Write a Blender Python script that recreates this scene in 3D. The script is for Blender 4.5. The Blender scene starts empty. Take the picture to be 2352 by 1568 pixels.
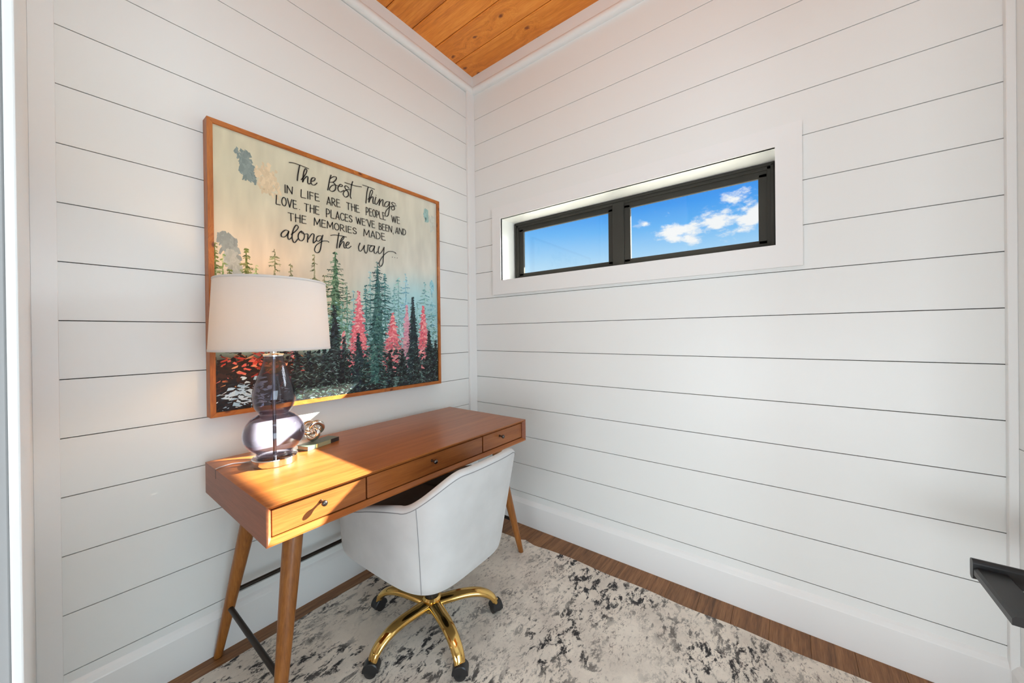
import bpy, bmesh, math, random
from mathutils import Vector, Matrix
C = bpy.context.scene.collection
SC = bpy.context.scene
R_ = math.radians
rnd = random.Random(7)

# ------------------------------------------------------------------ camera, sky, sun, lights, exposure
cam = bpy.data.cameras.new('camera')
cam.sensor_fit = 'HORIZONTAL'; cam.sensor_width = 36.0
cam.lens = 826.258 / 2352 * 36.0
cam.shift_x = 0.0; cam.shift_y = -15.56 / 2352
cam.clip_start = 0.02
cam_o = bpy.data.objects.new('camera', cam); C.objects.link(cam_o)
cam_o.matrix_world = Matrix(((0.79447, 0.0071136, 0.607261, 1.73709),
                             (0.6071986, 0.0092020, -0.7944968, -1.84518),
                             (-0.0112397, 0.9999324, 0.0029914, 1.19876),
                             (0, 0, 0, 1)))
SC.camera = cam_o
SC.view_settings.view_transform = 'Standard'
SC.view_settings.look = 'None'
SC.view_settings.exposure = 0.0
SC.view_settings.gamma = 1.0
SC.view_settings.use_curve_mapping = False
SC.cycles.use_denoising = True
SC.cycles.max_bounces = 10
SC.cycles.diffuse_bounces = 5
SC.cycles.transparent_max_bounces = 16
SC.cycles.caustics_refractive = False
SC.cycles.caustics_reflective = False

def new_world():
    w = bpy.data.worlds.new('sky'); SC.world = w; w.use_nodes = True
    nt = w.node_tree; nt.nodes.clear(); N = nt.nodes.new; L = nt.links.new
    out = N('ShaderNodeOutputWorld'); bg = N('ShaderNodeBackground'); L(bg.outputs[0], out.inputs[0])
    tc = N('ShaderNodeTexCoord'); sep = N('ShaderNodeSeparateXYZ'); L(tc.outputs['Generated'], sep.inputs[0])
    ramp = N('ShaderNodeValToRGB'); L(sep.outputs['Z'], ramp.inputs[0])
    e = ramp.color_ramp.elements
    e[0].position = 0.0; e[0].color = (0.42, 0.62, 0.80, 1)
    e[1].position = 1.0; e[1].color = (0.012, 0.13, 0.55, 1)
    for p, c in ((0.14, (0.66, 0.87, 1.0)), (0.20, (0.40, 0.70, 1.0)), (0.26, (0.15, 0.50, 0.98)), (0.31, (0.038, 0.33, 0.93)), (0.36, (0.016, 0.25, 0.87)), (0.6, (0.012, 0.17, 0.70))):
        k = e.new(p); k.color = (*c, 1)
    # cumulus: noise in sky directions, kept where a broad mask allows it
    noise = N('ShaderNodeTexNoise'); noise.inputs['Scale'].default_value = 13.0; noise.inputs['Detail'].default_value = 9; noise.inputs['Roughness'].default_value = .62
    mp = N('ShaderNodeMapping'); mp.inputs['Scale'].default_value = (1, 1, 2.0); mp.inputs['Location'].default_value = (.31, .12, .4)
    L(tc.outputs['Generated'], mp.inputs[0]); L(mp.outputs[0], noise.inputs[0])
    def blob(d, sx, sz):
        sub = N('ShaderNodeVectorMath'); sub.operation = 'SUBTRACT'; L(tc.outputs['Generated'], sub.inputs[0]); sub.inputs[1].default_value = d
        mul = N('ShaderNodeVectorMath'); mul.operation = 'MULTIPLY'; L(sub.outputs[0], mul.inputs[0]); mul.inputs[1].default_value = (1/sx, .3/sx, 1/sz)
        ln = N('ShaderNodeVectorMath'); ln.operation = 'LENGTH'; L(mul.outputs[0], ln.inputs[0])
        mr = N('ShaderNodeMapRange'); L(ln.outputs['Value'], mr.inputs[0])
        mr.inputs['From Min'].default_value = 0; mr.inputs['From Max'].default_value = 1.6; mr.inputs['To Min'].default_value = .40; mr.inputs['To Max'].default_value = -.35
        return mr.outputs[0]
    def mx(a, b):
        m = N('ShaderNodeMath'); m.operation = 'MAXIMUM'; L(a, m.inputs[0]); L(b, m.inputs[1]); return m.outputs[0]
    blobs = [((-0.125, .95, .262), .095, .042), ((-0.20, .95, .252), .080, .034), ((-0.09, .95, .292), .050, .026), ((-0.055, .95, .252), .060, .034), ((-0.20, .95, .228), .060, .018),
             ((.62, .70, .30), .20, .07), ((-.80, .5, .25), .22, .06), ((.2, -.9, .33), .3, .08), ((-.5, -.8, .2), .25, .06), ((.95, -.2, .25), .2, .07), ((.3, .7, .62), .25, .12)]
    acc = None
    for d, sx, sz in blobs:
        o = blob(d, sx, sz); acc = o if acc is None else mx(acc, o)
    add = N('ShaderNodeMath'); add.operation = 'ADD'; nm = N('ShaderNodeMath'); nm.operation = 'MULTIPLY'; nm.inputs[1].default_value = 2.0; L(noise.outputs[0], nm.inputs[0]); L(nm.outputs[0], add.inputs[0]); L(acc, add.inputs[1])
    mr = N('ShaderNodeMapRange'); mr.interpolation_type = 'SMOOTHSTEP'; L(add.outputs[0], mr.inputs[0])
    mr.inputs['From Min'].default_value = 1.02; mr.inputs['From Max'].default_value = 1.34
    mix = N('ShaderNodeMix'); mix.data_type = 'RGBA'; L(mr.outputs[0], mix.inputs['Factor']); L(ramp.outputs[0], mix.inputs['A']); mix.inputs['B'].default_value = (1.0, 1.0, 1.02, 1)
    L(mix.outputs['Result'], bg.inputs[0]); bg.inputs[1].default_value = 1.0
new_world()

SUN_DIR = Vector((0.60, 1.0, 0.675)).normalized()      # towards the sun, in through the high window
def sun(name, direction, strength, angle, col):
    l = bpy.data.lights.new(name, 'SUN'); l.energy = strength; l.angle = R_(angle); l.color = col
    o = bpy.data.objects.new(name, l); C.objects.link(o)
    o.rotation_euler = Vector(direction).to_track_quat('Z', 'Y').to_euler(); o.location = (4, 6, 6); return o
sun('sun', SUN_DIR, 46.0, 0.45, (1.0, 0.98, 0.84))
def area(name, loc, target, sx, sy, power, col):
    l = bpy.data.lights.new(name, 'AREA'); l.shape = 'RECTANGLE'; l.size = sx; l.size_y = sy; l.energy = power; l.color = col
    o = bpy.data.objects.new(name, l); C.objects.link(o); o.location = loc
    o.rotation_euler = (Vector(loc) - Vector(target)).to_track_quat('Z', 'Y').to_euler(); return o
sun('sky_fill', (0.45, 1.0, 0.62), 7.0, 50, (0.90, 0.95, 1.0))        # added broad lamp for skylight through the window
COOL = (0.73, 0.90, 1.0)
area('rear_fill', (1.75, -4.0, 0.55), (1.95, 0, 0.50), 2.8, 1.0, 80, (0.86, 0.94, 1.0))  # added fill for light from the open room behind
area('side_fill', (4.1, -1.95, 1.15), (0.0, -1.15, .95), 2.0, 2.0, 68, (0.68, 0.88, 1.0))  # added fill aimed at the left wall, no window there
area('nook_top_fill', (1.45, -1.40, 2.955), (1.30, -1.15, 0), 0.9, 0.8, 9, COOL)  # added fill from above; no ceiling fitting is known

# ------------------------------------------------------------------ helpers
def tag(o, label=None, cat=None, group=None, kind=None):
    if label: o['label'] = label
    if cat: o['category'] = cat
    if group: o['group'] = group
    if kind: o['kind'] = kind
    return o
def link_mesh(name, me, mat, parent=None, smooth=False):
    if mat:
        for m in (mat if isinstance(mat, (list, tuple)) else [mat]): me.materials.append(m)
    o = bpy.data.objects.new(name, me); C.objects.link(o)
    if parent: o.parent = parent
    if smooth:
        for p in me.polygons: p.use_smooth = True
    return o
def obj(name, bm, mat, parent=None, smooth=False, sharp=None):
    me = bpy.data.meshes.new(name); bm.normal_update(); bm.to_mesh(me); bm.free()
    o = link_mesh(name, me, mat, parent, smooth)
    if smooth and sharp is not None:
        me.set_sharp_from_angle(angle=R_(sharp))
    return o
def empty(name, loc=(0, 0, 0), rz=0):
    o = bpy.data.objects.new(name, None); C.objects.link(o); o.location = loc; o.rotation_euler = (0, 0, rz); o.empty_display_size = .05
    return o
def BM(): return bmesh.new()
def box(bm, x0, x1, y0, y1, z0, z1, bevel=0.0, seg=1):
    vs = [bm.verts.new((x, y, z)) for x in (x0, x1) for y in (y0, y1) for z in (z0, z1)]
    fs = [bm.faces.new([vs[i] for i in q]) for q in ((0, 1, 3, 2), (4, 6, 7, 5), (0, 4, 5, 1), (2, 3, 7, 6), (0, 2, 6, 4), (1, 5, 7, 3))]
    if bevel:
        es = list({e for f in fs for e in f.edges})
        bmesh.ops.bevel(bm, geom=es, offset=bevel, segments=seg, profile=.5, affect='EDGES')
def boxo(name, x0, x1, y0, y1, z0, z1, mat, parent=None, bevel=0.0, seg=1):
    bm = BM(); box(bm, x0, x1, y0, y1, z0, z1, bevel, seg); return obj(name, bm, mat, parent)
def prism(bm, pts, axis, a0, a1):
    """closed 2-D profile pts extruded along axis ('x','y','z') from a0 to a1"""
    f = {'x': lambda p, a: (a, p[0], p[1]), 'y': lambda p, a: (p[0], a, p[1]), 'z': lambda p, a: (p[0], p[1], a)}[axis]
    A = [bm.verts.new(f(p, a0)) for p in pts]; B = [bm.verts.new(f(p, a1)) for p in pts]
    n = len(pts)
    for i in range(n): bm.faces.new((A[i], A[(i+1) % n], B[(i+1) % n], B[i]))
    bm.faces.new(A[::-1]); bm.faces.new(B)
    bmesh.ops.recalc_face_normals(bm, faces=bm.faces)
def lathe(bm, prof, cx=0, cy=0, n=48, cap0=True, cap1=True):
    rings = []
    for r, z in prof:
        rings.append([bm.verts.new((cx + r*math.cos(2*math.pi*i/n), cy + r*math.sin(2*math.pi*i/n), z)) for i in range(n)])
    for a, b in zip(rings, rings[1:]):
        for i in range(n): bm.faces.new((a[i], a[(i+1) % n], b[(i+1) % n], b[i]))
    if cap0: bm.faces.new(rings[0][::-1])
    if cap1: bm.faces.new(rings[-1])
    return rings
def sweep(bm, pts, radii, n=12, closed=False, flat=None, cap=True):
    """tube through pts; radii a number or list; flat = (width factor, height factor) with the up axis kept"""
    P = [Vector(p) for p in pts]; m = len(P)
    rr = radii if isinstance(radii, (list, tuple)) else [radii]*m
    rings = []; ref = None
    for i in range(m):
        t = (P[(i+1) % m] - P[i-1]) if closed else (P[min(i+1, m-1)] - P[max(i-1, 0)])
        t.normalize()
        if ref is None:
            up = Vector((0, 0, 1)) if abs(t.z) < .9 else Vector((1, 0, 0))
            s = t.cross(up).normalized()
        else:
            s = ref - t*ref.dot(t); s.normalize()
        ref = s; u = s.cross(t).normalized()
        fw, fh = flat or (1, 1)
        rings.append([bm.verts.new(P[i] + s*(rr[i]*fw*math.cos(2*math.pi*k/n)) + u*(rr[i]*fh*math.sin(2*math.pi*k/n))) for k in range(n)])
    q = list(zip(rings, rings[1:])) + ([(rings[-1], rings[0])] if closed else [])
    if closed:   # match the seam by the best ring offset
        a, b = rings[-1], rings[0]
        off = min(range(n), key=lambda o: sum((a[k].co - b[(k+o) % n].co).length for k in range(n)))
        q[-1] = (a, [b[(k+off) % n] for k in range(n)])
    for a, b in q:
        for k in range(n): bm.faces.new((a[k], a[(k+1) % n], b[(k+1) % n], b[k]))
    if cap and not closed:
        bm.faces.new(rings[0][::-1]); bm.faces.new(rings[-1])
    bmesh.ops.recalc_face_normals(bm, faces=bm.faces)
def spline(pts, per=6):
    P = [Vector(p) for p in pts]
    if len(P) < 3: return P
    Q = [P[0]*2 - P[1]] + P + [P[-1]*2 - P[-2]]
    out = []
    for i in range(1, len(Q)-2):
        p0, p1, p2, p3 = Q[i-1:i+3]
        for k in range(per):
            t = k/per
            out.append(.5*((2*p1) + (p2-p0)*t + (2*p0-5*p1+4*p2-p3)*t*t + (3*p1-p0-3*p2+p3)*t**3))
    out.append(P[-1]); return out
def lerp(a, b, t): return a + (b-a)*t

# ------------------------------------------------------------------ materials
def mat(name, col=(.8, .8, .8), rough=.5, metal=0.0, **kw):
    m = bpy.data.materials.new(name); m.use_nodes = True
    b = m.node_tree.nodes['Principled BSDF']
    b.inputs['Base Color'].default_value = (*col, 1); b.inputs['Roughness'].default_value = rough; b.inputs['Metallic'].default_value = metal
    for k, v in kw.items(): b.inputs[k.replace('_', ' ')].default_value = v
    return m
def nodes(m): return m.node_tree, m.node_tree.nodes.new, m.node_tree.links.new, m.node_tree.nodes['Principled BSDF']
def paint(name, col, rough=.42, bump=.04, scale=260):
    m = mat(name, col, rough); nt, N, L, b = nodes(m)
    tc = N('ShaderNodeTexCoord'); n = N('ShaderNodeTexNoise'); n.inputs['Scale'].default_value = scale; n.inputs['Detail'].default_value = 3
    L(tc.outputs['Object'], n.inputs[0]); bp = N('ShaderNodeBump'); bp.inputs['Strength'].default_value = bump; bp.inputs['Distance'].default_value = .002
    L(n.outputs[0], bp.inputs['Height']); L(bp.outputs[0], b.inputs['Normal']); return m
def wood(name, cols, rough=.4, axis='Y', stretch=14.0, scale=5.0, knots=0.0, kplane='XY', vary=.12, bump=.05, spec=.5, knot_col=(.12, .03, .006)):
    """grain along axis; cols dark, mid, light; knots = amount"""
    m = mat(name, cols[1], rough); nt, N, L, b = nodes(m)
    b.inputs['Specular IOR Level'].default_value = spec
    tc = N('ShaderNodeTexCoord'); oi = N('ShaderNodeObjectInfo')
    off = N('ShaderNodeVectorMath'); off.operation = 'SCALE'; off.inputs[0].default_value = (13.1, 7.7, 5.3); L(oi.outputs['Random'], off.inputs['Scale'])
    ad = N('ShaderNodeVectorMath'); ad.operation = 'ADD'; L(tc.outputs['Object'], ad.inputs[0]); L(off.outputs[0], ad.inputs[1])
    vec = ad.outputs[0]
    kfac = None
    if knots:
        sp = N('ShaderNodeSeparateXYZ'); L(vec, sp.inputs[0]); cb = N('ShaderNodeCombineXYZ')
        along, across = {'X': ('X', 'Y'), 'Y': ('Y', 'Z' if kplane == 'YZ' else 'X'), 'Z': ('Z', 'Y')}[axis]
        kn = N('ShaderNodeTexNoise'); kn.inputs['Scale'].default_value = 28; L(vec, kn.inputs[0]); ks_ = N('ShaderNodeVectorMath'); ks_.operation = 'SCALE'; ks_.inputs['Scale'].default_value = .022; L(kn.outputs['Color'], ks_.inputs[0]); kv = N('ShaderNodeVectorMath'); kv.operation = 'ADD'; L(vec, kv.inputs[0]); L(ks_.outputs[0], kv.inputs[1]); L(kv.outputs[0], sp.inputs[0])
        m1 = N('ShaderNodeMath'); m1.operation = 'MULTIPLY'; m1.inputs[1].default_value = 3.6; L(sp.outputs[along], m1.inputs[0]); L(m1.outputs[0], cb.inputs[0])
        m2 = N('ShaderNodeMath'); m2.operation = 'MULTIPLY'; m2.inputs[1].default_value = 6.0; L(sp.outputs[across], m2.inputs[0]); L(m2.outputs[0], cb.inputs[1])
        v = N('ShaderNodeTexVoronoi'); v.voronoi_dimensions = '2D'; v.inputs['Scale'].default_value = knots; v.inputs['Randomness'].default_value = 1; L(cb.outputs[0], v.inputs['Vector'])
        kr = N('ShaderNodeMapRange'); kr.interpolation_type = 'SMOOTHSTEP'; L(v.outputs['Distance'], kr.inputs[0]); kr.inputs['From Min'].default_value = .02; kr.inputs['From Max'].default_value = .085; kr.inputs['To Min'].default_value = 1; kr.inputs['To Max'].default_value = 0
        kfac = kr.outputs[0]
        # grain bends round the knots
        kb = N('ShaderNodeMapRange'); L(v.outputs['Distance'], kb.inputs[0]); kb.inputs['From Max'].default_value = .40; kb.inputs['To Min'].default_value = .05; kb.inputs['To Max'].default_value = 0
        ad2 = N('ShaderNodeVectorMath'); ad2.operation = 'ADD'; L(vec, ad2.inputs[0]); L(kb.outputs[0], ad2.inputs[1]); vec = ad2.outputs[0]
    mp = N('ShaderNodeMapping'); s = {'X': (1, stretch, stretch), 'Y': (stretch, 1, stretch), 'Z': (stretch, stretch, 1)}[axis]; mp.inputs['Scale'].default_value = s
    L(vec, mp.inputs[0])
    n1 = N('ShaderNodeTexNoise'); n1.inputs['Scale'].default_value = scale*.45; n1.inputs['Detail'].default_value = 6; n1.inputs['Roughness'].default_value = .6; n1.inputs['Distortion'].default_value = .4; L(mp.outputs[0], n1.inputs[0])
    n2 = N('ShaderNodeTexNoise'); n2.inputs['Scale'].default_value = scale*3.2; n2.inputs['Detail'].default_value = 4; L(mp.outputs[0], n2.inputs[0])
    mm = N('ShaderNodeMix'); mm.data_type = 'FLOAT'; mm.inputs[0].default_value = .38; L(n1.outputs[0], mm.inputs[2]); L(n2.outputs[0], mm.inputs[3])
    r = N('ShaderNodeValToRGB'); e = r.color_ramp.elements
    e[0].position = .34; e[0].color = (*cols[0], 1); e[1].position = .66; e[1].color = (*cols[2], 1); k = e.new(.5); k.color = (*cols[1], 1)
    L(mm.outputs[0], r.inputs[0]); col = r.outputs[0]
    if kfac is not None:
        mk = N('ShaderNodeMix'); mk.data_type = 'RGBA'; L(kfac, mk.inputs['Factor']); L(col, mk.inputs['A']); mk.inputs['B'].default_value = (*knot_col, 1); col = mk.outputs['Result']
    hv = N('ShaderNodeHueSaturation'); vr = N('ShaderNodeMapRange'); L(oi.outputs['Random'], vr.inputs[0]); vr.inputs['To Min'].default_value = 1-vary; vr.inputs['To Max'].default_value = 1+vary
    L(vr.outputs[0], hv.inputs['Value']); L(col, hv.inputs['Color']); L(hv.outputs[0], b.inputs['Base Color'])
    bp = N('ShaderNodeBump'); bp.inputs['Strength'].default_value = bump; bp.inputs['Distance'].default_value = .002; L(mm.outputs[0], bp.inputs['Height']); L(bp.outputs[0], b.inputs['Normal'])
    return m
M = {}
M['wall'] = paint('white_board_paint', (.80, .81, .795), .38)
M['trim'] = paint('white_trim_paint', (.82, .82, .81), .32)
M['gap'] = mat('gap_shade_backing', (.035, .034, .033), .9)  # near-black backing carries the shade of the board gaps in its colour
M['ground'] = paint('pale_bounce_ground', (.46, .44, .40), .9)
M['jamb'] = paint('shade_grey_jamb', (.36, .36, .36), .6)  # grey carries the shade on the white return wall's end
M['drywall'] = paint('white_room_paint', (.80, .80, .79), .6)
M['pine'] = wood('stained_knotty_pine', ((.58, .160, .014), (.80, .255, .026), (.92, .350, .050)), .38, 'X', 16, 5.0, knots=1.0, vary=.10, bump=.15, knot_col=(.24, .050, .008))
M['floor'] = wood('walnut_floor_board', ((.10, .038, .010), (.215, .090, .028), (.34, .158, .058)), .48, 'Y', 22, 6.0, vary=.16)
M['desk'] = wood('walnut_desk_veneer', ((.25, .070, .014), (.335, .104, .022), (.42, .145, .034)), .32, 'Y', 20, 4.0, vary=.03, bump=.02)
M['drawer'] = wood('walnut_drawer_front', ((.22, .060, .013), (.295, .090, .020), (.37, .122, .030)), .36, 'Y', 18, 4.5, vary=.05, bump=.02)
M['deskx'] = wood('walnut_desk_side', ((.21, .060, .024), (.275, .086, .038), (.34, .112, .052)), .42, 'X', 14, 4.0, vary=.03, bump=.02)
M['leg'] = wood('turned_wood_leg', ((.19, .062, .011), (.30, .105, .020), (.40, .155, .034)), .36, 'Z', 12, 6.0, vary=.05, bump=.02)
M['frame'] = wood('knotty_frame_wood', ((.26, .062, .008), (.42, .125, .018), (.52, .18, .03)), .42, 'Y', 9, 7.0, knots=1.5, kplane='YZ', vary=.08, knot_col=(.13, .03, .006))
M['framez'] = wood('knotty_frame_wood_upright', ((.26, .062, .008), (.42, .125, .018), (.52, .18, .03)), .42, 'Z', 9, 7.0, knots=1.5, vary=.08, knot_col=(.13, .03, .006))
M['bronze'] = mat('dark_bronze_metal', (.045, .036, .030), .42, .75)
M['knob'] = mat('burnished_knob_metal', (.13, .11, .10), .25, .95)
M['winframe'] = mat('dark_bronze_window_vinyl', (.042, .040, .035), .6); M['winframe'].node_tree.nodes['Principled BSDF'].inputs['Specular IOR Level'].default_value = .15
M['dark_blocker'] = mat('black_blocker_finish', (.010, .010, .010), .9); M['dark_blocker'].node_tree.nodes['Principled BSDF'].inputs['Specular IOR Level'].default_value = .0  # near black so the added blocker's sunlit side stays dark
M['black'] = mat('black_powder_coat', (.022, .022, .023), .38, .15)
M['castor'] = mat('black_castor_plastic', (.014, .014, .015), .32)
M['brass'] = mat('polished_brass', (.80, .52, .17), .10, 1.0)
M['chrome'] = mat('polished_nickel', (.83, .82, .80), .07, 1.0)
M['rod'] = mat('brushed_steel_rod', (.30, .29, .30), .3, 1.0)
M['silver'] = mat('silver_knot_metal', (.80, .74, .68), .14, 1.0)
def glass_like(name, tint, gloss_tint=(1, 1, 1), edge=None, ior=1.45):
    """thin blown or float glass: tinted see-through layer under a Fresnel reflection"""
    m = bpy.data.materials.new(name); m.use_nodes = True; nt = m.node_tree; nt.nodes.clear(); N = nt.nodes.new; L = nt.links.new
    out = N('ShaderNodeOutputMaterial'); mix = N('ShaderNodeMixShader'); tr = N('ShaderNodeBsdfTransparent'); gl = N('ShaderNodeBsdfGlossy')
    gl.inputs['Roughness'].default_value = .015; gl.inputs['Color'].default_value = (*gloss_tint, 1); fr = N('ShaderNodeFresnel'); geo = N('ShaderNodeNewGeometry'); im = N('ShaderNodeMapRange'); L(geo.outputs['Backfacing'], im.inputs[0]); im.inputs['To Min'].default_value = ior; im.inputs['To Max'].default_value = 1/ior; L(im.outputs[0], fr.inputs['IOR'])
    L(fr.outputs[0], mix.inputs[0]); L(tr.outputs[0], mix.inputs[1]); L(gl.outputs[0], mix.inputs[2]); L(mix.outputs[0], out.inputs[0])
    if edge:
        lw = N('ShaderNodeLayerWeight'); lw.inputs['Blend'].default_value = .35; r = N('ShaderNodeValToRGB'); L(lw.outputs['Facing'], r.inputs[0])
        e = r.color_ramp.elements; e[0].color = (*tint, 1); e[1].color = (*edge, 1); e[0].position = .15; e[1].position = .95
        L(r.outputs[0], tr.inputs[0])
    else: tr.inputs[0].default_value = (*tint, 1)
    return m
M['pane'] = glass_like('window_glass', (.97, .985, .98))
M['lampglass'] = glass_like('smoky_lilac_glass', (.74, .73, .79), edge=(.36, .33, .40), ior=1.5)
def velvet(name, col, sheen):
    m = mat(name, col, .85); nt, N, L, b = nodes(m); b.inputs['Sheen Weight'].default_value = sheen; b.inputs['Sheen Roughness'].default_value = .45; b.inputs['Specular IOR Level'].default_value = .15
    tc = N('ShaderNodeTexCoord'); n = N('ShaderNodeTexNoise'); n.inputs['Scale'].default_value = 9; n.inputs['Detail'].default_value = 4; L(tc.outputs['Object'], n.inputs[0])
    r = N('ShaderNodeValToRGB'); e = r.color_ramp.elements; e[0].position = .3; e[1].position = .75
    e[0].color = (*[c*.92 for c in col], 1); e[1].color = (*[min(1, c*1.06) for c in col], 1); L(n.outputs[0], r.inputs[0]); L(r.outputs[0], b.inputs['Base Color'])
    n2 = N('ShaderNodeTexNoise'); n2.inputs['Scale'].default_value = 900; L(tc.outputs['Object'], n2.inputs[0]); bp = N('ShaderNodeBump'); bp.inputs['Strength'].default_value = .12; bp.inputs['Distance'].default_value = .001
    L(n2.outputs[0], bp.inputs['Height']); L(bp.outputs[0], b.inputs['Normal']); return m
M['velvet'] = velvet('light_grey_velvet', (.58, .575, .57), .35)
M['velvet_in'] = velvet('darker_grey_velvet_inside', (.20, .185, .185), .2)  # darker grey than the shell, for inner faces and cushion
M['seam'] = mat('grey_seam_thread', (.24, .24, .25), .9)
def shade_mat():
    m = bpy.data.materials.new('white_linen_shade'); m.use_nodes = True; nt = m.node_tree; nt.nodes.clear(); N = nt.nodes.new; L = nt.links.new
    out = N('ShaderNodeOutputMaterial'); mix = N('ShaderNodeMixShader'); d = N('ShaderNodeBsdfDiffuse'); t = N('ShaderNodeBsdfTranslucent')
    d.inputs[0].default_value = (.80, .79, .78, 1); t.inputs[0].default_value = (.80, .74, .66, 1); mix.inputs[0].default_value = .30
    tc = N('ShaderNodeTexCoord'); mp = N('ShaderNodeMapping'); mp.inputs['Scale'].default_value = (30, 30, 900); L(tc.outputs['Object'], mp.inputs[0])
    n = N('ShaderNodeTexNoise'); n.inputs['Scale'].default_value = 1; n.inputs['Detail'].default_value = 3; L(mp.outputs[0], n.inputs[0])
    bp = N('ShaderNodeBump'); bp.inputs['Strength'].default_value = .25; bp.inputs['Distance'].default_value = .001; L(n.outputs[0], bp.inputs['Height']); L(bp.outputs[0], d.inputs['Normal'])
    L(d.outputs[0], mix.inputs[1]); L(t.outputs[0], mix.inputs[2]); L(mix.outputs[0], out.inputs[0]); return m
M['shade'] = shade_mat()
def emit(name, col, s):
    m = bpy.data.materials.new(name); m.use_nodes = True; nt = m.node_tree; nt.nodes.clear(); N = nt.nodes.new
    o = N('ShaderNodeOutputMaterial'); e = N('ShaderNodeEmission'); e.inputs[0].default_value = (*col, 1); e.inputs[1].default_value = s; nt.links.new(e.outputs[0], o.inputs[0]); return m
M['bulb'] = emit('warm_bulb_glow', (1, .56, .20), 48)
M['cord'] = mat('clear_lamp_cord', (.55, .52, .50), .3)
M['page'] = mat('book_pages', (.72, .60, .38), .8)
M['cover'] = mat('sage_green_cover', (.13, .16, .13), .5)
M['spine_yellow'] = mat('yellow_spine_band', (.78, .62, .22), .5)
M['spine_tan'] = mat('olive_tan_spine_band', (.34, .31, .17), .5)
M['spine_dark'] = mat('dark_brown_spine_band', (.035, .022, .018), .5)
def vcol(name, rough=.5, bump=.25):
    m = mat(name, (.8, .8, .8), rough); nt, N, L, b = nodes(m); a = N('ShaderNodeAttribute'); a.attribute_name = 'Col'; L(a.outputs['Color'], b.inputs['Base Color'])
    tc = N('ShaderNodeTexCoord'); n = N('ShaderNodeTexNoise'); n.inputs['Scale'].default_value = 160; n.inputs['Detail'].default_value = 4; L(tc.outputs['Object'], n.inputs[0]); bp = N('ShaderNodeBump'); bp.inputs['Strength'].default_value = bump; bp.inputs['Distance'].default_value = .001
    L(n.outputs[0], bp.inputs['Height']); L(bp.outputs[0], b.inputs['Normal']); b.inputs['Specular IOR Level'].default_value = .3; return m
M['canvas'] = vcol('painted_canvas', .55); M['stroke'] = vcol('paint_strokes', .5, .1)
M['ink'] = mat('black_lettering_paint', (.012, .009, .007), .5)
def rug_mat():
    m = mat('distressed_rug_pile', (.6, .55, .5), .95); nt, N, L, b = nodes(m); b.inputs['Specular IOR Level'].default_value = .05; b.inputs['Sheen Weight'].default_value = .15
    tc = N('ShaderNodeTexCoord')
    def noise(scale, det, rough, sc, rot=0, dist=0.0, loc=(0, 0, 0)):
        mp = N('ShaderNodeMapping'); mp.inputs['Scale'].default_value = sc; mp.inputs['Rotation'].default_value = (0, 0, R_(rot)); mp.inputs['Location'].default_value = loc; L(tc.outputs['Object'], mp.inputs[0])
        n = N('ShaderNodeTexNoise'); n.inputs['Scale'].default_value = scale; n.inputs['Detail'].default_value = det; n.inputs['Roughness'].default_value = rough; n.inputs['Distortion'].default_value = dist; L(mp.outputs[0], n.inputs[0]); return n.outputs[0]
    def rng(o, a, c, lo=0, hi=1):
        r = N('ShaderNodeMapRange'); r.interpolation_type = 'SMOOTHSTEP'; L(o, r.inputs[0]); r.inputs['From Min'].default_value = a; r.inputs['From Max'].default_value = c; r.inputs['To Min'].default_value = lo; r.inputs['To Max'].default_value = hi; return r.outputs[0]
    def mul(a, c):
        x = N('ShaderNodeMath'); x.operation = 'MULTIPLY'; L(a, x.inputs[0]); L(c, x.inputs[1]); return x.outputs[0]
    def mixc(f, A, B):
        x = N('ShaderNodeMix'); x.data_type = 'RGBA'; L(f, x.inputs['Factor'])
        for s, v in (('A', A), ('B', B)):
            if isinstance(v, tuple): x.inputs[s].default_value = (*v, 1)
            else: L(v, x.inputs[s])
        return x.outputs['Result']
    region = rng(noise(2.1, 3, .6, (1, 1, 1), 0, .3, (.7, 2.2, 0)), .37, .57)
    streak = noise(21, 9, .74, (1.35, .75, 1), 38, .35)
    fine = noise(64, 6, .74, (1.4, .7, 1), 38, .3)
    dark = mul(rng(streak, .50, .575), region)
    base = mixc(rng(noise(5, 6, .65, (1, 1, 1), 20), .35, .7), (.86, .775, .67), (.66, .585, .505))
    mid = mixc(mul(rng(fine, .51, .66), rng(noise(3.4, 4, .6, (1, 1, 1)), .40, .58)), base, (.22, .175, .15))
    c = mixc(dark, mid, (.036, .032, .033))
    fl = mixc(mul(rng(fine, .60, .68), rng(streak, .53, .62)), c, (.05, .045, .045))
    L(fl, b.inputs['Base Color'])
    pile = noise(420, 3, .6, (1, 1, 1)); bp = N('ShaderNodeBump'); bp.inputs['Strength'].default_value = .5; bp.inputs['Distance'].default_value = .004; L(pile, bp.inputs['Height']); L(bp.outputs[0], b.inputs['Normal'])
    return m
M['rug'] = rug_mat()
M['rugedge'] = mat('beige_rug_binding', (.52, .48, .43), .9)
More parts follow.
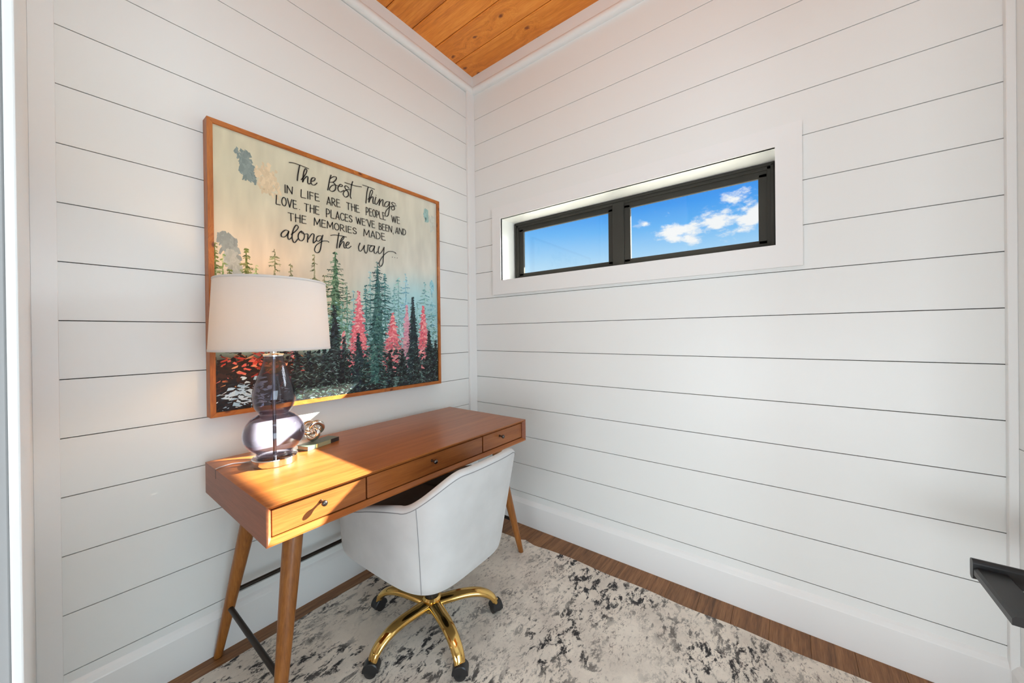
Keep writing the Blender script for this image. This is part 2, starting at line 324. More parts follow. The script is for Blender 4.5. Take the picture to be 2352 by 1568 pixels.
SCRIPT=[[[1540,5225],[1640,5245],[1740,5245],[1845,5240],[1940,5230]],[[1750,5230],[1730,5125],[1710,5000],[1700,4890]],[[1780,4935],[1830,5010],[1880,5105],[1900,5180],[1885,5210],[1860,5190],[1835,5115],[1820,5010],[1810,4895]],[[1810,4895],[1840,4965],[1895,5045],[1920,5035],[1915,4955],[1915,4915],[1940,4890],[1980,4925]],[[2000,4970],[2050,5000],[2075,5050],[2055,5070],[2010,5045],[1985,4985],[1985,4930],[2010,4900],[2050,4900],[2090,4935],[2115,4970]],[[2435,5255],[2405,5155],[2375,4990],[2355,4885]],[[2410,5160],[2455,5210],[2510,5250],[2555,5255],[2560,5215],[2530,5160],[2490,5115],[2435,5090],[2395,5080]],[[2475,5105],[2515,5085],[2540,5045],[2540,4985],[2520,4930],[2460,4885],[2410,4890],[2395,4920],[2425,4985],[2475,5035],[2535,5060],[2590,5060]],[[2620,5060],[2665,5065],[2705,5090],[2695,5115],[2660,5115],[2620,5070],[2595,5000],[2615,4945],[2655,4930],[2700,4960],[2740,4995]],[[2870,5085],[2835,5115],[2795,5125],[2765,5095],[2780,5050],[2820,5015],[2850,4975],[2850,4905],[2795,4850],[2750,4855],[2725,4895],[2740,4960],[2785,5010],[2835,5045],[2910,5065]],[[2965,5280],[2940,5200],[2920,5080],[2905,4960],[2900,4895],[2920,4855]],[[2765,5195],[2870,5195],[2970,5195],[3070,5200],[3200,5225]],[[3225,5280],[3325,5285],[3440,5280],[3560,5275]],[[3380,5280],[3345,5145],[3325,4985],[3310,4850]],[[3365,4965],[3430,5025],[3475,5115],[3500,5190],[3485,5235],[3445,5195],[3415,5100],[3400,4990],[3395,4895]],[[3395,4895],[3430,4985],[3485,5060],[3515,5055],[3505,4965],[3515,4900],[3545,4905]],[[3595,5085],[3570,5005],[3560,4930],[3590,4895],[3640,4945],[3690,5045]],[[3595,5135],[3610,5135]],[[3705,5065],[3700,5000],[3685,4895]],[[3690,4920],[3725,5005],[3780,5075],[3800,5055],[3790,4970],[3800,4910],[3830,4905]],[[3995,5065],[3930,5065],[3865,5005],[3845,4935],[3885,4910],[3945,4955],[3995,5050]],[[4000,5075],[3990,4945],[3980,4825],[3950,4705],[3900,4660],[3860,4680],[3875,4775],[3935,4870],[4005,4940],[4075,4985]],[[4185,5060],[4145,5085],[4085,5085],[4065,5050],[4120,5005],[4150,4950],[4135,4900],[4080,4880],[4050,4920],[4085,4970],[4145,5005],[4205,5025]],[[1520,3745],[1460,3755],[1400,3705],[1370,3650],[1375,3605],[1415,3595],[1455,3625],[1495,3685],[1515,3735]],[[1515,3735],[1500,3675],[1495,3615],[1505,3575],[1525,3570],[1555,3600],[1575,3630]],[[1565,3685],[1620,3740],[1675,3805],[1705,3865],[1695,3900],[1670,3910],[1635,3865],[1605,3790],[1585,3695],[1580,3615],[1595,3550],[1620,3520],[1650,3540],[1680,3590],[1700,3620]],[[1770,3800],[1730,3760],[1705,3705],[1705,3635],[1725,3600],[1765,3585],[1810,3625],[1830,3690],[1825,3745],[1795,3790],[1765,3795],[1780,3765],[1825,3750],[1890,3765]],[[1890,3765],[1905,3750],[1900,3680],[1895,3585]],[[1905,3640],[1945,3715],[1985,3780],[2015,3795],[2035,3770],[2025,3690],[2015,3625],[2020,3585],[2050,3615],[2085,3660]],[[2210,3780],[2160,3780],[2110,3750],[2085,3695],[2095,3655],[2125,3645],[2170,3685],[2210,3760]],[[2230,3805],[2210,3730],[2195,3615],[2175,3490],[2145,3410],[2095,3380],[2050,3405],[2045,3465],[2080,3545],[2145,3610],[2220,3665],[2280,3685],[2335,3690],[2365,3675]],[[2605,3935],[2580,3790],[2560,3665],[2550,3570]],[[2405,3840],[2505,3870],[2610,3880],[2710,3885],[2790,3880]],[[2635,3725],[2695,3795],[2730,3860],[2705,3865],[2655,3790],[2625,3695],[2610,3595]],[[2610,3595],[2650,3680],[2700,3755],[2725,3735],[2720,3650],[2740,3605],[2770,3620]],[[2785,3670],[2835,3710],[2855,3755],[2825,3770],[2790,3730],[2770,3670],[2795,3620],[2835,3620],[2875,3650],[2905,3680]],[[3135,3800],[3100,3700],[3110,3620],[3145,3600],[3200,3660],[3255,3765]],[[3255,3765],[3245,3670],[3270,3595],[3300,3575],[3330,3630],[3345,3710],[3355,3795]],[[3355,3795],[3410,3795],[3535,3805]],[[3535,3800],[3465,3795],[3400,3730],[3400,3655],[3445,3640],[3495,3700],[3540,3795]],[[3540,3795],[3520,3700],[3530,3625],[3570,3615],[3615,3670]],[[3670,3815],[3645,3725],[3650,3650],[3685,3630],[3750,3700],[3815,3820]],[[3815,3820],[3800,3660],[3785,3515],[3775,3400],[3735,3320],[3700,3300],[3665,3350],[3685,3435],[3760,3555],[3855,3660],[3950,3730],[4055,3750],[4135,3745],[4175,3720]],[[4055,3600],[4070,3600]],[[4130,3600],[4145,3600]],[[4205,3600],[4220,3600]]]
WORDS=[["IN",[1445,4715],[1445,4550],[1600,4715],[1595,4565]],["LIFE",[1775,4715],[1770,4545],[2150,4725],[2165,4565]],["ARE",[2330,4725],[2330,4545],[2635,4735],[2645,4560]],["THE",[2800,4725],[2795,4560],[3115,4730],[3140,4560]],["PEOPLE",[3310,4745],[3310,4555],[3840,4735],[3875,4555]],["WE",[4055,4725],[4065,4555],[4310,4735],[4315,4555]],["LOVE",[1290,4445],[1280,4260],[1675,4435],[1685,4265]],["THE",[1835,4430],[1830,4265],[2155,4440],[2155,4260]],["PLACES",[2315,4440],[2315,4250],[2940,4430],[2940,4270]],["WE'VE",[3040,4425],[3055,4270],[3545,4445],[3555,4270]],["BEEN",[3675,4430],[3675,4265],[4060,4435],[4055,4270]],["AND",[4180,4435],[4170,4270],[4510,4445],[4500,4280]],["THE",[1505,4140],[1510,3975],[1875,4150],[1870,3985]],["MEMORIES",[2045,4160],[2040,3990],[3045,4150],[3050,4005]],["MADE",[3250,4175],[3240,4000],[3835,4185],[3860,4010]]]
DOTS=[[1735,4265],[4095,4265]]
TREES=[[255,3265,2500,115,"olive"],[375,3045,2430,185,"palegreen"],[480,2790,2440,85,"olive"],[750,3250,2205,245,"olive"],[910,2935,2480,75,"palegreen"],[1245,3320,2240,320,"khaki"],[1550,3065,2260,135,"khaki"],[2040,3335,2195,265,"khaki"],[2255,2890,2005,200,"khaki"],[2515,3485,1190,700,"green"],[2790,2710,1285,390,"mint"],[2665,2335,1185,300,"mint"],[2955,2620,1175,225,"pale"],[3405,3105,1380,295,"pale"],[3830,3140,1255,520,"teal"],[4250,3060,1240,610,"pale"],[4490,3210,1600,345,"paleblue"],[4110,2900,1245,245,"pale"],[5160,3040,1215,640,"pale"],[5420,2975,1075,535,"paleblue"],[3280,2760,1160,380,"teal"],[3615,3375,240,950,"deepteal"],[4870,2480,1095,365,"pale"],[3090,2590,520,550,"pink"],[4055,2095,425,705,"pink"],[4510,2335,500,435,"rose"],[5085,2340,450,540,"pink"],[2690,1600,555,215,"pink"],[2945,1760,425,355,"pink"],[1565,1225,570,170,"pink"],[2475,2220,270,455,"black"],[4720,2570,-135,510,"dark"],[3065,1545,85,460,"dark"],[2700,1475,135,300,"black"],[2235,1200,100,355,"black"],[1900,1165,50,330,"black"],[1630,1175,90,310,"black"],[3945,1040,-35,320,"black"],[4360,1115,-90,425,"black"],[4805,1100,-150,425,"black"],[5285,1600,-215,590,"black"],[5530,1335,-250,410,"black"],[3575,1260,-40,445,"black"],[3255,995,5,330,"black"],[3510,2050,250,495,"deepteal"],[2380,790,25,365,"black"],[2795,650,15,310,"black"]]

# ------------------------------------------------------------------ the setting
_link0 = link_mesh
def link_mesh(name, me, mat, parent=None, smooth=False):       # meshes are written in room coordinates
    o = _link0(name, me, mat, None, smooth)
    if parent:
        o.parent = parent; o.matrix_parent_inverse = parent.matrix_basis.inverted()
    return o
def S(o): o['kind'] = 'structure'; return o
W_, FY, H_ = 2.303, -1.863, 2.976        # nook width, front opening plane, ceiling
GAP = .0028

# floor: sub-base over nook and adjoining room, boards laid along y in the nook
fl = S(boxo('floor', -1.2, 4.2, -5.6, .03, -.03, -.004, M['floor']))
cuts = []
for i in range(18):
    x0 = .002 + i*.1285; x1 = min(x0 + .1278, 2.302)
    ys = [0.0]; y = -[.46, 1.02, .74, .30, .88, .58][i % 6]
    while y > FY: ys.append(y); y -= 1.22
    ys.append(FY - .02)
    for a, b in zip(ys, ys[1:]):
        boxo('floor_board', x0, x1, b + .0006, a - .0006, -.004, 0, M['floor'], fl, .0007)

# ceiling with tongue-and-groove pine boards along x
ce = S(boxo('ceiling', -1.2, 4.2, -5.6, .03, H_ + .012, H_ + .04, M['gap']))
boxo('ceiling_panel', -1.2, 4.2, -5.6, -1.90, H_, H_ + .0118, M['drywall'], ce); boxo('ceiling_panel', 2.335, 4.2, -1.899, -.76, H_, H_ + .0118, M['drywall'], ce)
for i in range(11):
    y1 = -.003 - .172*i; y0 = y1 - .1685
    if i == 0: y1 = .012
    for a, b in (((-.02, 1.35), (1.352, 2.33)) if i % 3 == 1 else ((-.02, .88), (.882, 2.33)) if i % 3 == 2 else ((-.02, 2.33),)):
        boxo('ceiling_board', a, b, y0, y1, H_, H_ + .0118, M['pine'], ce, .004)

def zrows(z0):
    """edges of the shiplap courses, bottom to top"""
    return [.004] + [z0 - .178*k for k in range(11, -5, -1)] + [H_]
# left wall
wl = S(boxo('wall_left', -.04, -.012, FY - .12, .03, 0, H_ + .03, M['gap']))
zl = zrows(2.1433)
for a, b in zip(zl, zl[1:]):
    boxo('shiplap_board', -.012, 0, FY, -.001, a + GAP/2, b - GAP/2, M['wall'], wl, .0004)
# back wall with the window opening
CX0, CX1, CZ0, CZ1 = .184, 1.790, 1.457, 2.029       # casing outside
OX0, OX1, OZ0, OZ1 = .254, 1.703, 1.549, 1.950       # opening
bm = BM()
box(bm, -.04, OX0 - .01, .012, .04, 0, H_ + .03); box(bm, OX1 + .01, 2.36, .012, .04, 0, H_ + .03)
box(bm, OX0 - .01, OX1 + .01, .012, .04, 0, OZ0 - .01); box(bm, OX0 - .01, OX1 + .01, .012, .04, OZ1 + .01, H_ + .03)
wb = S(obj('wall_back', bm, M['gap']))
zb = zrows(2.1525)
for a, b in zip(zb, zb[1:]):
    a, b = a + GAP/2, b - GAP/2
    if b <= OZ0 or a >= OZ1: boxo('shiplap_board', .001, 2.302, 0, .012, a, b, M['wall'], wb, .0004)
    else:
        boxo('shiplap_board', .001, OX0 - .011, 0, .012, a, b, M['wall'], wb, .0004)
        boxo('shiplap_board', OX1 + .011, 2.302, 0, .012, a, b, M['wall'], wb, .0004)
        if a < OZ0 - .03: boxo('shiplap_board', OX0 - .011, OX1 + .011, 0, .012, a, OZ0 - .011, M['wall'], wb, .0004)
        if b > OZ1 + .03: boxo('shiplap_board', OX0 - .011, OX1 + .011, 0, .012, OZ1 + .011, b, M['wall'], wb, .0004)
# right wall: two tall painted panels meeting at a seam
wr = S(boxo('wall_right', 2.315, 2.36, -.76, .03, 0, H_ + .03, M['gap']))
boxo('wall_panel', W_, 2.315, -.76, 0, .004, .825, M['wall'], wr, .0005)
boxo('wall_panel', W_, 2.315, -.76, 0, .827, H_, M['wall'], wr, .0005)
# the return wall beside the camera and the shell of the adjoining room
S(boxo('wall_front_left', -1.2, .925, FY - .135, FY - .010, 0, H_ + .03, M['jamb'], None, .002))  # shade of the end face is put into its grey
S(boxo('trim_7', 0, .930, FY - .0098, FY, 0, H_, M['trim'], None, .002, 2))  # white board keeps the lit face beside the shade-grey end
S(boxo('wall_hall_back', W_, 4.2, -.765, -.76, 0, H_ + .03, M['drywall']))
S(boxo('wall_rear', -1.2, 4.2, -5.7, -5.6, 0, H_ + .03, M['drywall']))
S(boxo('wall_hall_left', -1.3, -1.2, -5.7, FY, 0, H_ + .03, M['drywall']))
S(boxo('wall_hall_right', 4.2, 4.3, -5.7, -.7, 0, H_ + .03, M['drywall']))

# blockers added outside, out of view: keep sun off the painting and left wall
S(boxo('sun_blocker', -1.5, 1.285, .05, 1.20, 2.352, 2.50, M['trim']))
S(boxo('sun_blocker', 1.287, 3.4, .05, 1.20, 2.549, 2.70, M['trim']))

S(boxo('ground', -30, 30, .8, 45, -.75, -.65, M['ground']))  # unseen ground, added pale to bounce sun up under the window head

# corner boards, crown and baseboards
S(boxo('trim_1', 0, .018, -.0685, 0, .10, 2.866, M['trim'], None, .0015))
S(boxo('trim_2', 0, .018, FY, -1.814, 0, 2.866, M['trim'], None, .0012))
S(boxo('trim_3', 2.283, W_, -.021, 0, .0, 2.866, M['trim'], None, .0015))
crown = [(0, 2.857), (.012, 2.857), (.025, 2.863), (.033, 2.876), (.033, 2.888), (.027, 2.899), (.018, 2.904), (.018, H_), (0, H_)]
bm = BM(); prism(bm, [(p[0], p[1]) for p in crown], 'y', FY, 0); S(obj('trim_4', bm, M['trim'], None, True, 40))
bm = BM(); prism(bm, [(-p[0], p[1]) for p in crown], 'x', 0, 2.303); S(obj('trim_5', bm, M['trim'], None, True, 40))
bm = BM(); prism(bm, [(W_ - p[0], p[1]) for p in crown], 'y', -.76, 0); S(obj('trim_6', bm, M['trim'], None, True, 40))
base = [(0, 0), (.018, 0), (.018, .132), (.016, .136), (.008, .148), (0, .156)]
bm = BM(); prism(bm, base, 'y', -1.814, 0); S(obj('baseboard_left', bm, M['trim']))
bm = BM(); prism(bm, [(-p[0], p[1]) for p in base], 'x', 0, W_); S(obj('baseboard_back', bm, M['trim']))
bm = BM(); prism(bm, [(W_ - p[0], p[1]) for p in base], 'y', -.76, 0); S(obj('baseboard_right', bm, M['trim']))

# window: casing boards, liner, dark sliding frame with two panes
wi = S(empty('window_1', ((OX0+OX1)/2, .1, OZ0)))
def casing(pts):
    bm = BM(); prism(bm, pts, 'y', -.018, -.0002); obj('casing_board', bm, M['trim'], wi)
casing([(CX0, CZ1), (CX1, CZ1), (OX1, OZ1), (OX0, OZ1)]); casing([(CX0, CZ0), (OX0, OZ0), (OX1, OZ0), (CX1, CZ0)])
casing([(CX0, CZ0), (CX0, CZ1), (OX0, OZ1), (OX0, OZ0)]); casing([(CX1, CZ0), (OX1, OZ0), (OX1, OZ1), (CX1, CZ1)])
YD = .21
boxo('liner_board', OX0 - .012, OX0, -.012, YD, OZ0 - .012, OZ1 + .012, M['trim'], wi); boxo('liner_board', OX1, OX1 + .012, -.012, YD, OZ0 - .012, OZ1 + .012, M['trim'], wi)
boxo('liner_board', OX0, OX1, -.012, YD, OZ1, OZ1 + .012, M['trim'], wi); boxo('sill_board', OX0, OX1, -.012, YD, OZ0 - .012, OZ0, M['trim'], wi)
FX0, FX1, FZ0, FZ1 = .259, 1.700, 1.549, 1.949
def ring(bm, x0, x1, z0, z1, w, y0, y1, b=.002):
    box(bm, x0, x1, y0, y1, z0, z0 + w, b); box(bm, x0, x1, y0, y1, z1 - w, z1, b)
    box(bm, x0, x0 + w, y0, y1, z0 + w*.5, z1 - w*.5, b); box(bm, x1 - w, x1, y0, y1, z0 + w*.5, z1 - w*.5, b)
bm = BM(); ring(bm, FX0, FX1, FZ0, FZ1, .030, .130, .175); ring(bm, FX0 + .004, FX1 - .004, FZ0 + .004, FZ1 - .004, .012, .124, .132, .001)
obj('outer_frame', bm, M['winframe'], wi)
boxo('mullion', .955, 1.020, .126, .170, FZ0 + .02, FZ1 - .02, M['winframe'], wi, .003)
boxo('mullion_blocker', .955, 1.012, .1702, .275, FZ0 - .01, FZ1 + .01, M['dark_blocker'], wi, .002)  # added behind the mullion to trim the sun patch on the wall
for x0, x1, yy in ((.285, .958, .146), (1.017, 1.674, .138)):
    bm = BM(); ring(bm, x0, x1, FZ0 + .022, FZ1 - .024, .036, yy, yy + .020, .003)
    s = obj('sash', bm, M['winframe'], wi)
    boxo('pane', x0 + .032, x1 - .032, yy + .010, yy + .014, FZ0 + .052, FZ1 - .054, M['pane'], s)

# ------------------------------------------------------------------ rug
bm = BM()
RX0, RX1, RY0, RY1 = .098, 2.22, -1.86, -.158
nx, ny = 64, 52; g = []
for j in range(ny + 1):
    row = []
    for i in range(nx + 1):
        x = lerp(RX0, RX1, i/nx); y = lerp(RY0, RY1, j/ny)
        if j == ny: y += .004*math.sin(x*17) + (-.022 if x < .52 else 0) - .012*math.exp(-((x-.60)/.05)**2)
        if i == 0: x += .0025*math.sin(y*13)
        z = .008 + .0006*math.sin(x*9 + y*5)
        row.append(bm.verts.new((x, y, z)))
    g.append(row)
for j in range(ny):
    for i in range(nx): bm.faces.new((g[j][i], g[j][i+1], g[j+1][i+1], g[j+1][i]))
rim = [g[0][i] for i in range(nx+1)] + [g[j][nx] for j in range(1, ny+1)] + [g[ny][i] for i in range(nx-1, -1, -1)] + [g[j][0] for j in range(ny-1, 0, -1)]
rug = obj('area_rug', bm, M['rug'], None, True)
tag(rug, 'distressed beige and charcoal area rug on the wooden floor under the desk chair', 'rug')
bm = BM()
me = rug.data
co = [Vector(me.vertices[j*(nx+1)+i].co) for j, i in [(0, i) for i in range(nx+1)] + [(j, nx) for j in range(1, ny+1)] + [(ny, i) for i in range(nx-1, -1, -1)] + [(j, 0) for j in range(ny-1, 0, -1)]]
n = len(co); top = [bm.verts.new(c) for c in co]; bot = [bm.verts.new((c.x, c.y, max(.0005, c.z - .0078))) for c in co]
for i in range(n): bm.faces.new((bot[i], bot[(i+1) % n], top[(i+1) % n], top[i]))
obj('rug_binding', bm, M['rugedge'], rug)

# ------------------------------------------------------------------ desk
DT, DB, DX0, DX1, DY0, DY1 = .753, .645, .085, .655, -1.494, -.322
desk = tag(empty('writing_desk', (.37, -.908, 0)), 'long walnut desk with three drawers and splayed round legs against the left wall', 'desk')
sec = [(DX0, 0), (DX1, 0), (DX1, .004), (DX1 - .013, .015), (DX0, .015)]
def panel(name, fn, m):
    bm = BM(); A = []; B = []
    for x, d in sec:
        p, q = fn(x, d); A.append(bm.verts.new(p)); B.append(bm.verts.new(q))
    k = len(sec)
    for i in range(k): bm.faces.new((A[i], A[(i+1) % k], B[(i+1) % k], B[i]))
    bm.faces.new(A[::-1]); bm.faces.new(B); bmesh.ops.recalc_face_normals(bm, faces=bm.faces)
    return obj(name, bm, m, desk)
panel('top_panel', lambda x, d: ((x, DY0 + d, DT - d), (x, DY1 - d, DT - d)), M['desk'])
panel('bottom_panel', lambda x, d: ((x, DY0 + d, DB + d), (x, DY1 - d, DB + d)), M['desk'])
panel('side_panel', lambda x, d: ((x, DY0 + d, DB + d), (x, DY0 + d, DT - d)), M['deskx'])
panel('side_panel', lambda x, d: ((x, DY1 - d, DB + d), (x, DY1 - d, DT - d)), M['deskx'])
boxo('cord_drop_strip', .2072, .2100, DY0 - .0006, DY0 + .004, .722, DT - .0005, M['black'], desk)  # dark strip stands in for the cord's drop over the desk end
boxo('back_panel', DX0 + .002, DX0 + .012, DY0 + .016, DY1 - .016, DB + .016, DT - .016, M['deskx'], desk)
ydiv = [DY0 + .015, -1.2025, -.637, DY1 - .015]
for y in ydiv[1:3]: boxo('drawer_divider', DX0 + .02, .628, y - .004, y + .004, DB + .015, DT - .015, M['deskx'], desk)
for k, (a, b) in enumerate(zip(ydiv, ydiv[1:])):
    a += .003; b -= .003
    bm = BM(); box(bm, .622, .640, a, b, DB + .018, DT - .0185, .0012)
    box(bm, .20, .622, a + .006, b - .006, DB + .022, DT - .03)
    d = obj('drawer', bm, M['drawer'], desk)
    kb = BM(); bmesh.ops.create_uvsphere(kb, u_segments=24, v_segments=14, radius=.0088)
    for v in kb.verts: v.co = Vector((v.co.z*.82 + .0225, v.co.y, v.co.x))
    prof = [(.0058, -.0005), (.0052, .002), (.0034, .006), (.0036, .013), (.0055, .0165)]
    st = BM(); lathe(st, prof, n=18)
    for v in st.verts: v.co = Vector((v.co.z, v.co.x, v.co.y))
    tmp = bpy.data.meshes.new('t'); st.to_mesh(tmp); st.free(); kb.from_mesh(tmp); bpy.data.meshes.remove(tmp)
    bmesh.ops.recalc_face_normals(kb, faces=kb.faces)
    bmesh.ops.translate(kb, verts=kb.verts, vec=(.640, (-1.348, -.930, -.518)[k], .7105))
    obj('knob', kb, M['knob'], d, True)
XF, XB, YL, YR, SX, SY = .471, .140, -1.352, -.367, .106, .1025
LEG = {}
for nm, x, y, sx, sy in (('fl', XF, YL, 1, -1), ('bl', XB, YL, -1, -1), ('fr', XF, YR, 1, 1), ('br', XB, YR, -1, 1)):
    z0 = .0085 if nm in ('fr', 'fl') else .0003
    t = (x, y, DB); f = (x + sx*SX, y + sy*SY, 0)
    LEG[nm] = lambda z, t=t, f=f: Vector((lerp(f[0], t[0], z/DB), lerp(f[1], t[1], z/DB), z))
    bm = BM(); prof = [(.0115, z0), (.0135, z0 + .003), (.0165, .10), (.0215, .28), (.0265, .46), (.0285, .57), (.029, DB - .0005)]
    rg = lathe(bm, prof, n=28)
    for r, (_, z) in zip(rg, prof):
        c = LEG[nm](z)
        for v in r: v.co += Vector((c.x, c.y, 0))
    obj('leg', bm, M['leg'], desk, True, 50)
def bar(a, b, r):
    a, b = Vector(a), Vector(b); d = (b - a).normalized()
    bm = BM(); sweep(bm, [a + d*.012, b - d*.012], r, 16); obj('stretcher_bar', bm, M['bronze'], desk, True, 50)
bar(LEG['bl'](.185), LEG['fl'](.185), .0088); bar(LEG['br'](.185), LEG['fr'](.185), .0088); bar(LEG['bl'](.240), LEG['br'](.240), .0082)

# ------------------------------------------------------------------ office chair
chair = tag(empty('office_chair', (.575, -.885, .008)), 'light grey velvet tub office chair on polished brass castor base at the desk', 'chair')
cx, cy, a_, b_, n_, yaw, s1, lean, zbot, zarm, zpk, az1, az0, e_, fr_ = .5041, -.8759, .2394, .3022, 4.2817, .0311, .0919, .0429, .323, .5989, .7302, .3832, .9972, -.0788, 2.4944
def shell_pt(az, z, inset=0.0):
    c, s = math.cos(az), math.sin(az)
    r = (abs(c/(b_ - inset))**n_ + abs(s/(a_ - inset))**n_)**(-1/n_)
    h = (z - zbot)/.35; sc = 1 + s1*h
    X = sc*r*c + lean*h*max(c, 0); Y = sc*r*s
    return Vector((cx + math.cos(yaw)*X - math.sin(yaw)*Y, cy + math.sin(yaw)*X + math.cos(yaw)*Y, z))
def ztop(az):
    q = min(max((abs(az) - az1)/(az0 - az1), 0), 1); q = q*q*(3 - 2*q)
    return zpk + (zarm - zpk)*q + e_*max(abs(az) - az0, 0)
TH = .034
AZ = [lerp(-fr_, fr_, i/140) for i in range(141)]
NT = 16
def strip(name, rows, m, closed=False, parent=chair, sharp=None):
    bm = BM(); G = [[bm.verts.new(p) for p in r] for r in rows]
    for A, B in zip(G, G[1:]):
        for i in range(len(A) - 1): bm.faces.new((A[i], A[i+1], B[i+1], B[i]))
    bmesh.ops.recalc_face_normals(bm, faces=bm.faces)
    return obj(name, bm, m, parent, True, sharp)
# outer shell with rounded lower edge that tucks under the seat
rows = []
for ins, dz in ((.10, -.018), (.055, -.018), (.026, -.015), (.011, -.009), (.003, -.001)): rows.append([shell_pt(az, zbot + dz, ins) for az in AZ])
for k in range(1, NT + 1):
    rows.append([shell_pt(az, lerp(zbot + .006, ztop(az), (k/NT)), 0.0) for az in AZ])
outer = strip('outer_shell', rows, M['velvet'])
# rolled rim
rows = []
for k in range(9):
    t = math.pi*k/8
    rows.append([shell_pt(az, ztop(az) + .016*math.sin(t), TH*(1 - math.cos(t))/2 - .0015*math.sin(t)) for az in AZ])
strip('rim_roll', rows, M['velvet'])
# lining
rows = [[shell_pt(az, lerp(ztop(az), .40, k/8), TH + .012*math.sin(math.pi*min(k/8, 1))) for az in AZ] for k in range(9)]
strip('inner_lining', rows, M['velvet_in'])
for sgn in (-1, 1):       # padded front ends of the arms
    az = sgn*fr_; rows = []
    for k in range(7):
        t = math.pi*k/6; ins = TH*(1 - math.cos(t))/2; off = .014*math.sin(t)
        rows.append([shell_pt(az, lerp(zbot + .004, ztop(az) + .016*math.sin(t), j/10), ins) + Vector((-off, 0, 0)) for j in range(11)])
    strip('arm_front', rows, M['velvet'])
    # corner seam and top seam piping
    bm = BM(); sweep(bm, [shell_pt(sgn*lerp(.71, .80, j/24), lerp(zbot + .002, ztop(sgn*lerp(.71, .80, j/24)), j/24), -.0004) for j in range(25)], .0011, 6); obj('seam', bm, M['seam'], outer)
bm = BM(); sweep(bm, [shell_pt(az, ztop(az), -.0004) for az in AZ], .0013, 6); obj('seam', bm, M['seam'], outer)
# seat: pan and cushion
bm = BM(); A = [shell_pt(2*math.pi*i/80, zbot - .0165, .06) for i in range(80)]; B = [shell_pt(2*math.pi*i/80, zbot + .05, .03) for i in range(80)]
va = [bm.verts.new(p) for p in A]; vb = [bm.verts.new(p) for p in B]
for i in range(80): bm.faces.new((va[i], va[(i+1) % 80], vb[(i+1) % 80], vb[i]))
bm.faces.new(va[::-1]); bm.faces.new(vb); obj('seat_pan', bm, M['velvet'], chair, True, 40)
bm = BM(); prof = [(.07, .374), (.052, .376), (.046, .388), (.044, .42), (.047, .452), (.058, .464), (.085, .470)]
R0 = [[bm.verts.new(shell_pt(2*math.pi*i/80, z, ins)) for i in range(80)] for ins, z in prof]
for A, B in zip(R0, R0[1:]):
    for i in range(80): bm.faces.new((A[i], A[(i+1) % 80], B[(i+1) % 80], B[i]))
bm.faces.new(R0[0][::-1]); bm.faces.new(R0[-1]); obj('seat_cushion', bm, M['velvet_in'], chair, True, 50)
# column, hub, five arms with castors
BX, BY = .575, -.885
bm = BM(); lathe(bm, [(.034, .082), (.037, .086), (.037, .128), (.030, .136)], BX, BY, 32); obj('hub', bm, M['brass'], chair, True, 40)
bm = BM(); lathe(bm, [(.026, .13), (.026, .215), (.015, .218), (.015, .30), (.09, .306), (.09, .319)], BX, BY, 32); obj('gas_column', bm, M['castor'], chair, True, 40)
castor0 = None
for k in range(5):
    an = R_(-91 + 72*k); dx, dy = math.cos(an), math.sin(an)
    pr = [(.030, .108), (.085, .113), (.140, .115), (.190, .109), (.228, .094), (.252, .074), (.264, .052)]
    path = spline([(BX + dx*r, BY + dy*r, z) for r, z in pr], 5); m = len(path)
    bm = BM(); sweep(bm, path, [lerp(.0245, .0185, i/(m-1)) for i in range(m)], 16, flat=(1.12, .70)); arm = obj('base_arm', bm, M['brass'], chair, True, 60)
    # castor: hood, twin wheels, stem
    px, py = BX + dx*.267, BY + dy*.267
    ca = an + (.75, -.55, .35, 1.1, -.3)[k]; ux, uy = math.cos(ca), math.sin(ca)        # wheel axle direction
    def place(bm):
        bmesh.ops.rotate(bm, verts=bm.verts, cent=(0, 0, 0), matrix=Matrix.Rotation(ca, 3, 'Z')); bmesh.ops.translate(bm, verts=bm.verts, vec=(px, py, .0088))
    hb = BM()
    rgs = []
    for xx, sc in ((-.0205, .90), (-.018, 1.0), (.018, 1.0), (.0205, .90)):
        rg = []
        for i in range(17):
            t = lerp(-.15, math.pi*1.02, i/16); rg.append(hb.verts.new((xx, .0285*sc*math.cos(t), .0235 + .0285*sc*math.sin(t))))
        rgs.append(rg)
    for A, B in zip(rgs, rgs[1:]):
        for i in range(16): hb.faces.new((A[i], A[i+1], B[i+1], B[i]))
    hb.faces.new(rgs[0][::-1]); hb.faces.new(rgs[-1])
    for A, B in zip(rgs, rgs[1:]): hb.faces.new((A[0], B[0], B[-1], A[-1]))
    bmesh.ops.recalc_face_normals(hb, faces=hb.faces); place(hb)
    cas = obj('castor', hb, M['castor'], chair, True, 40)
    for sx in (-1, 1):
        wbm = BM(); lathe(wbm, [(.004, -.007), (.018, -.0068), (.0212, -.005), (.0215, 0), (.0212, .005), (.018, .0068), (.004, .007)], n=26)
        for v in wbm.verts: v.co = Vector((v.co.z + sx*.0135, v.co.x, v.co.y + .0215))
        place(wbm); obj('wheel', wbm, M['castor'], cas, True, 50)
    sb = BM(); lathe(sb, [(.0095, .043), (.0095, .054), (.006, .056)], n=16); place(sb); obj('stem', sb, M['brass'], cas, True, 40)

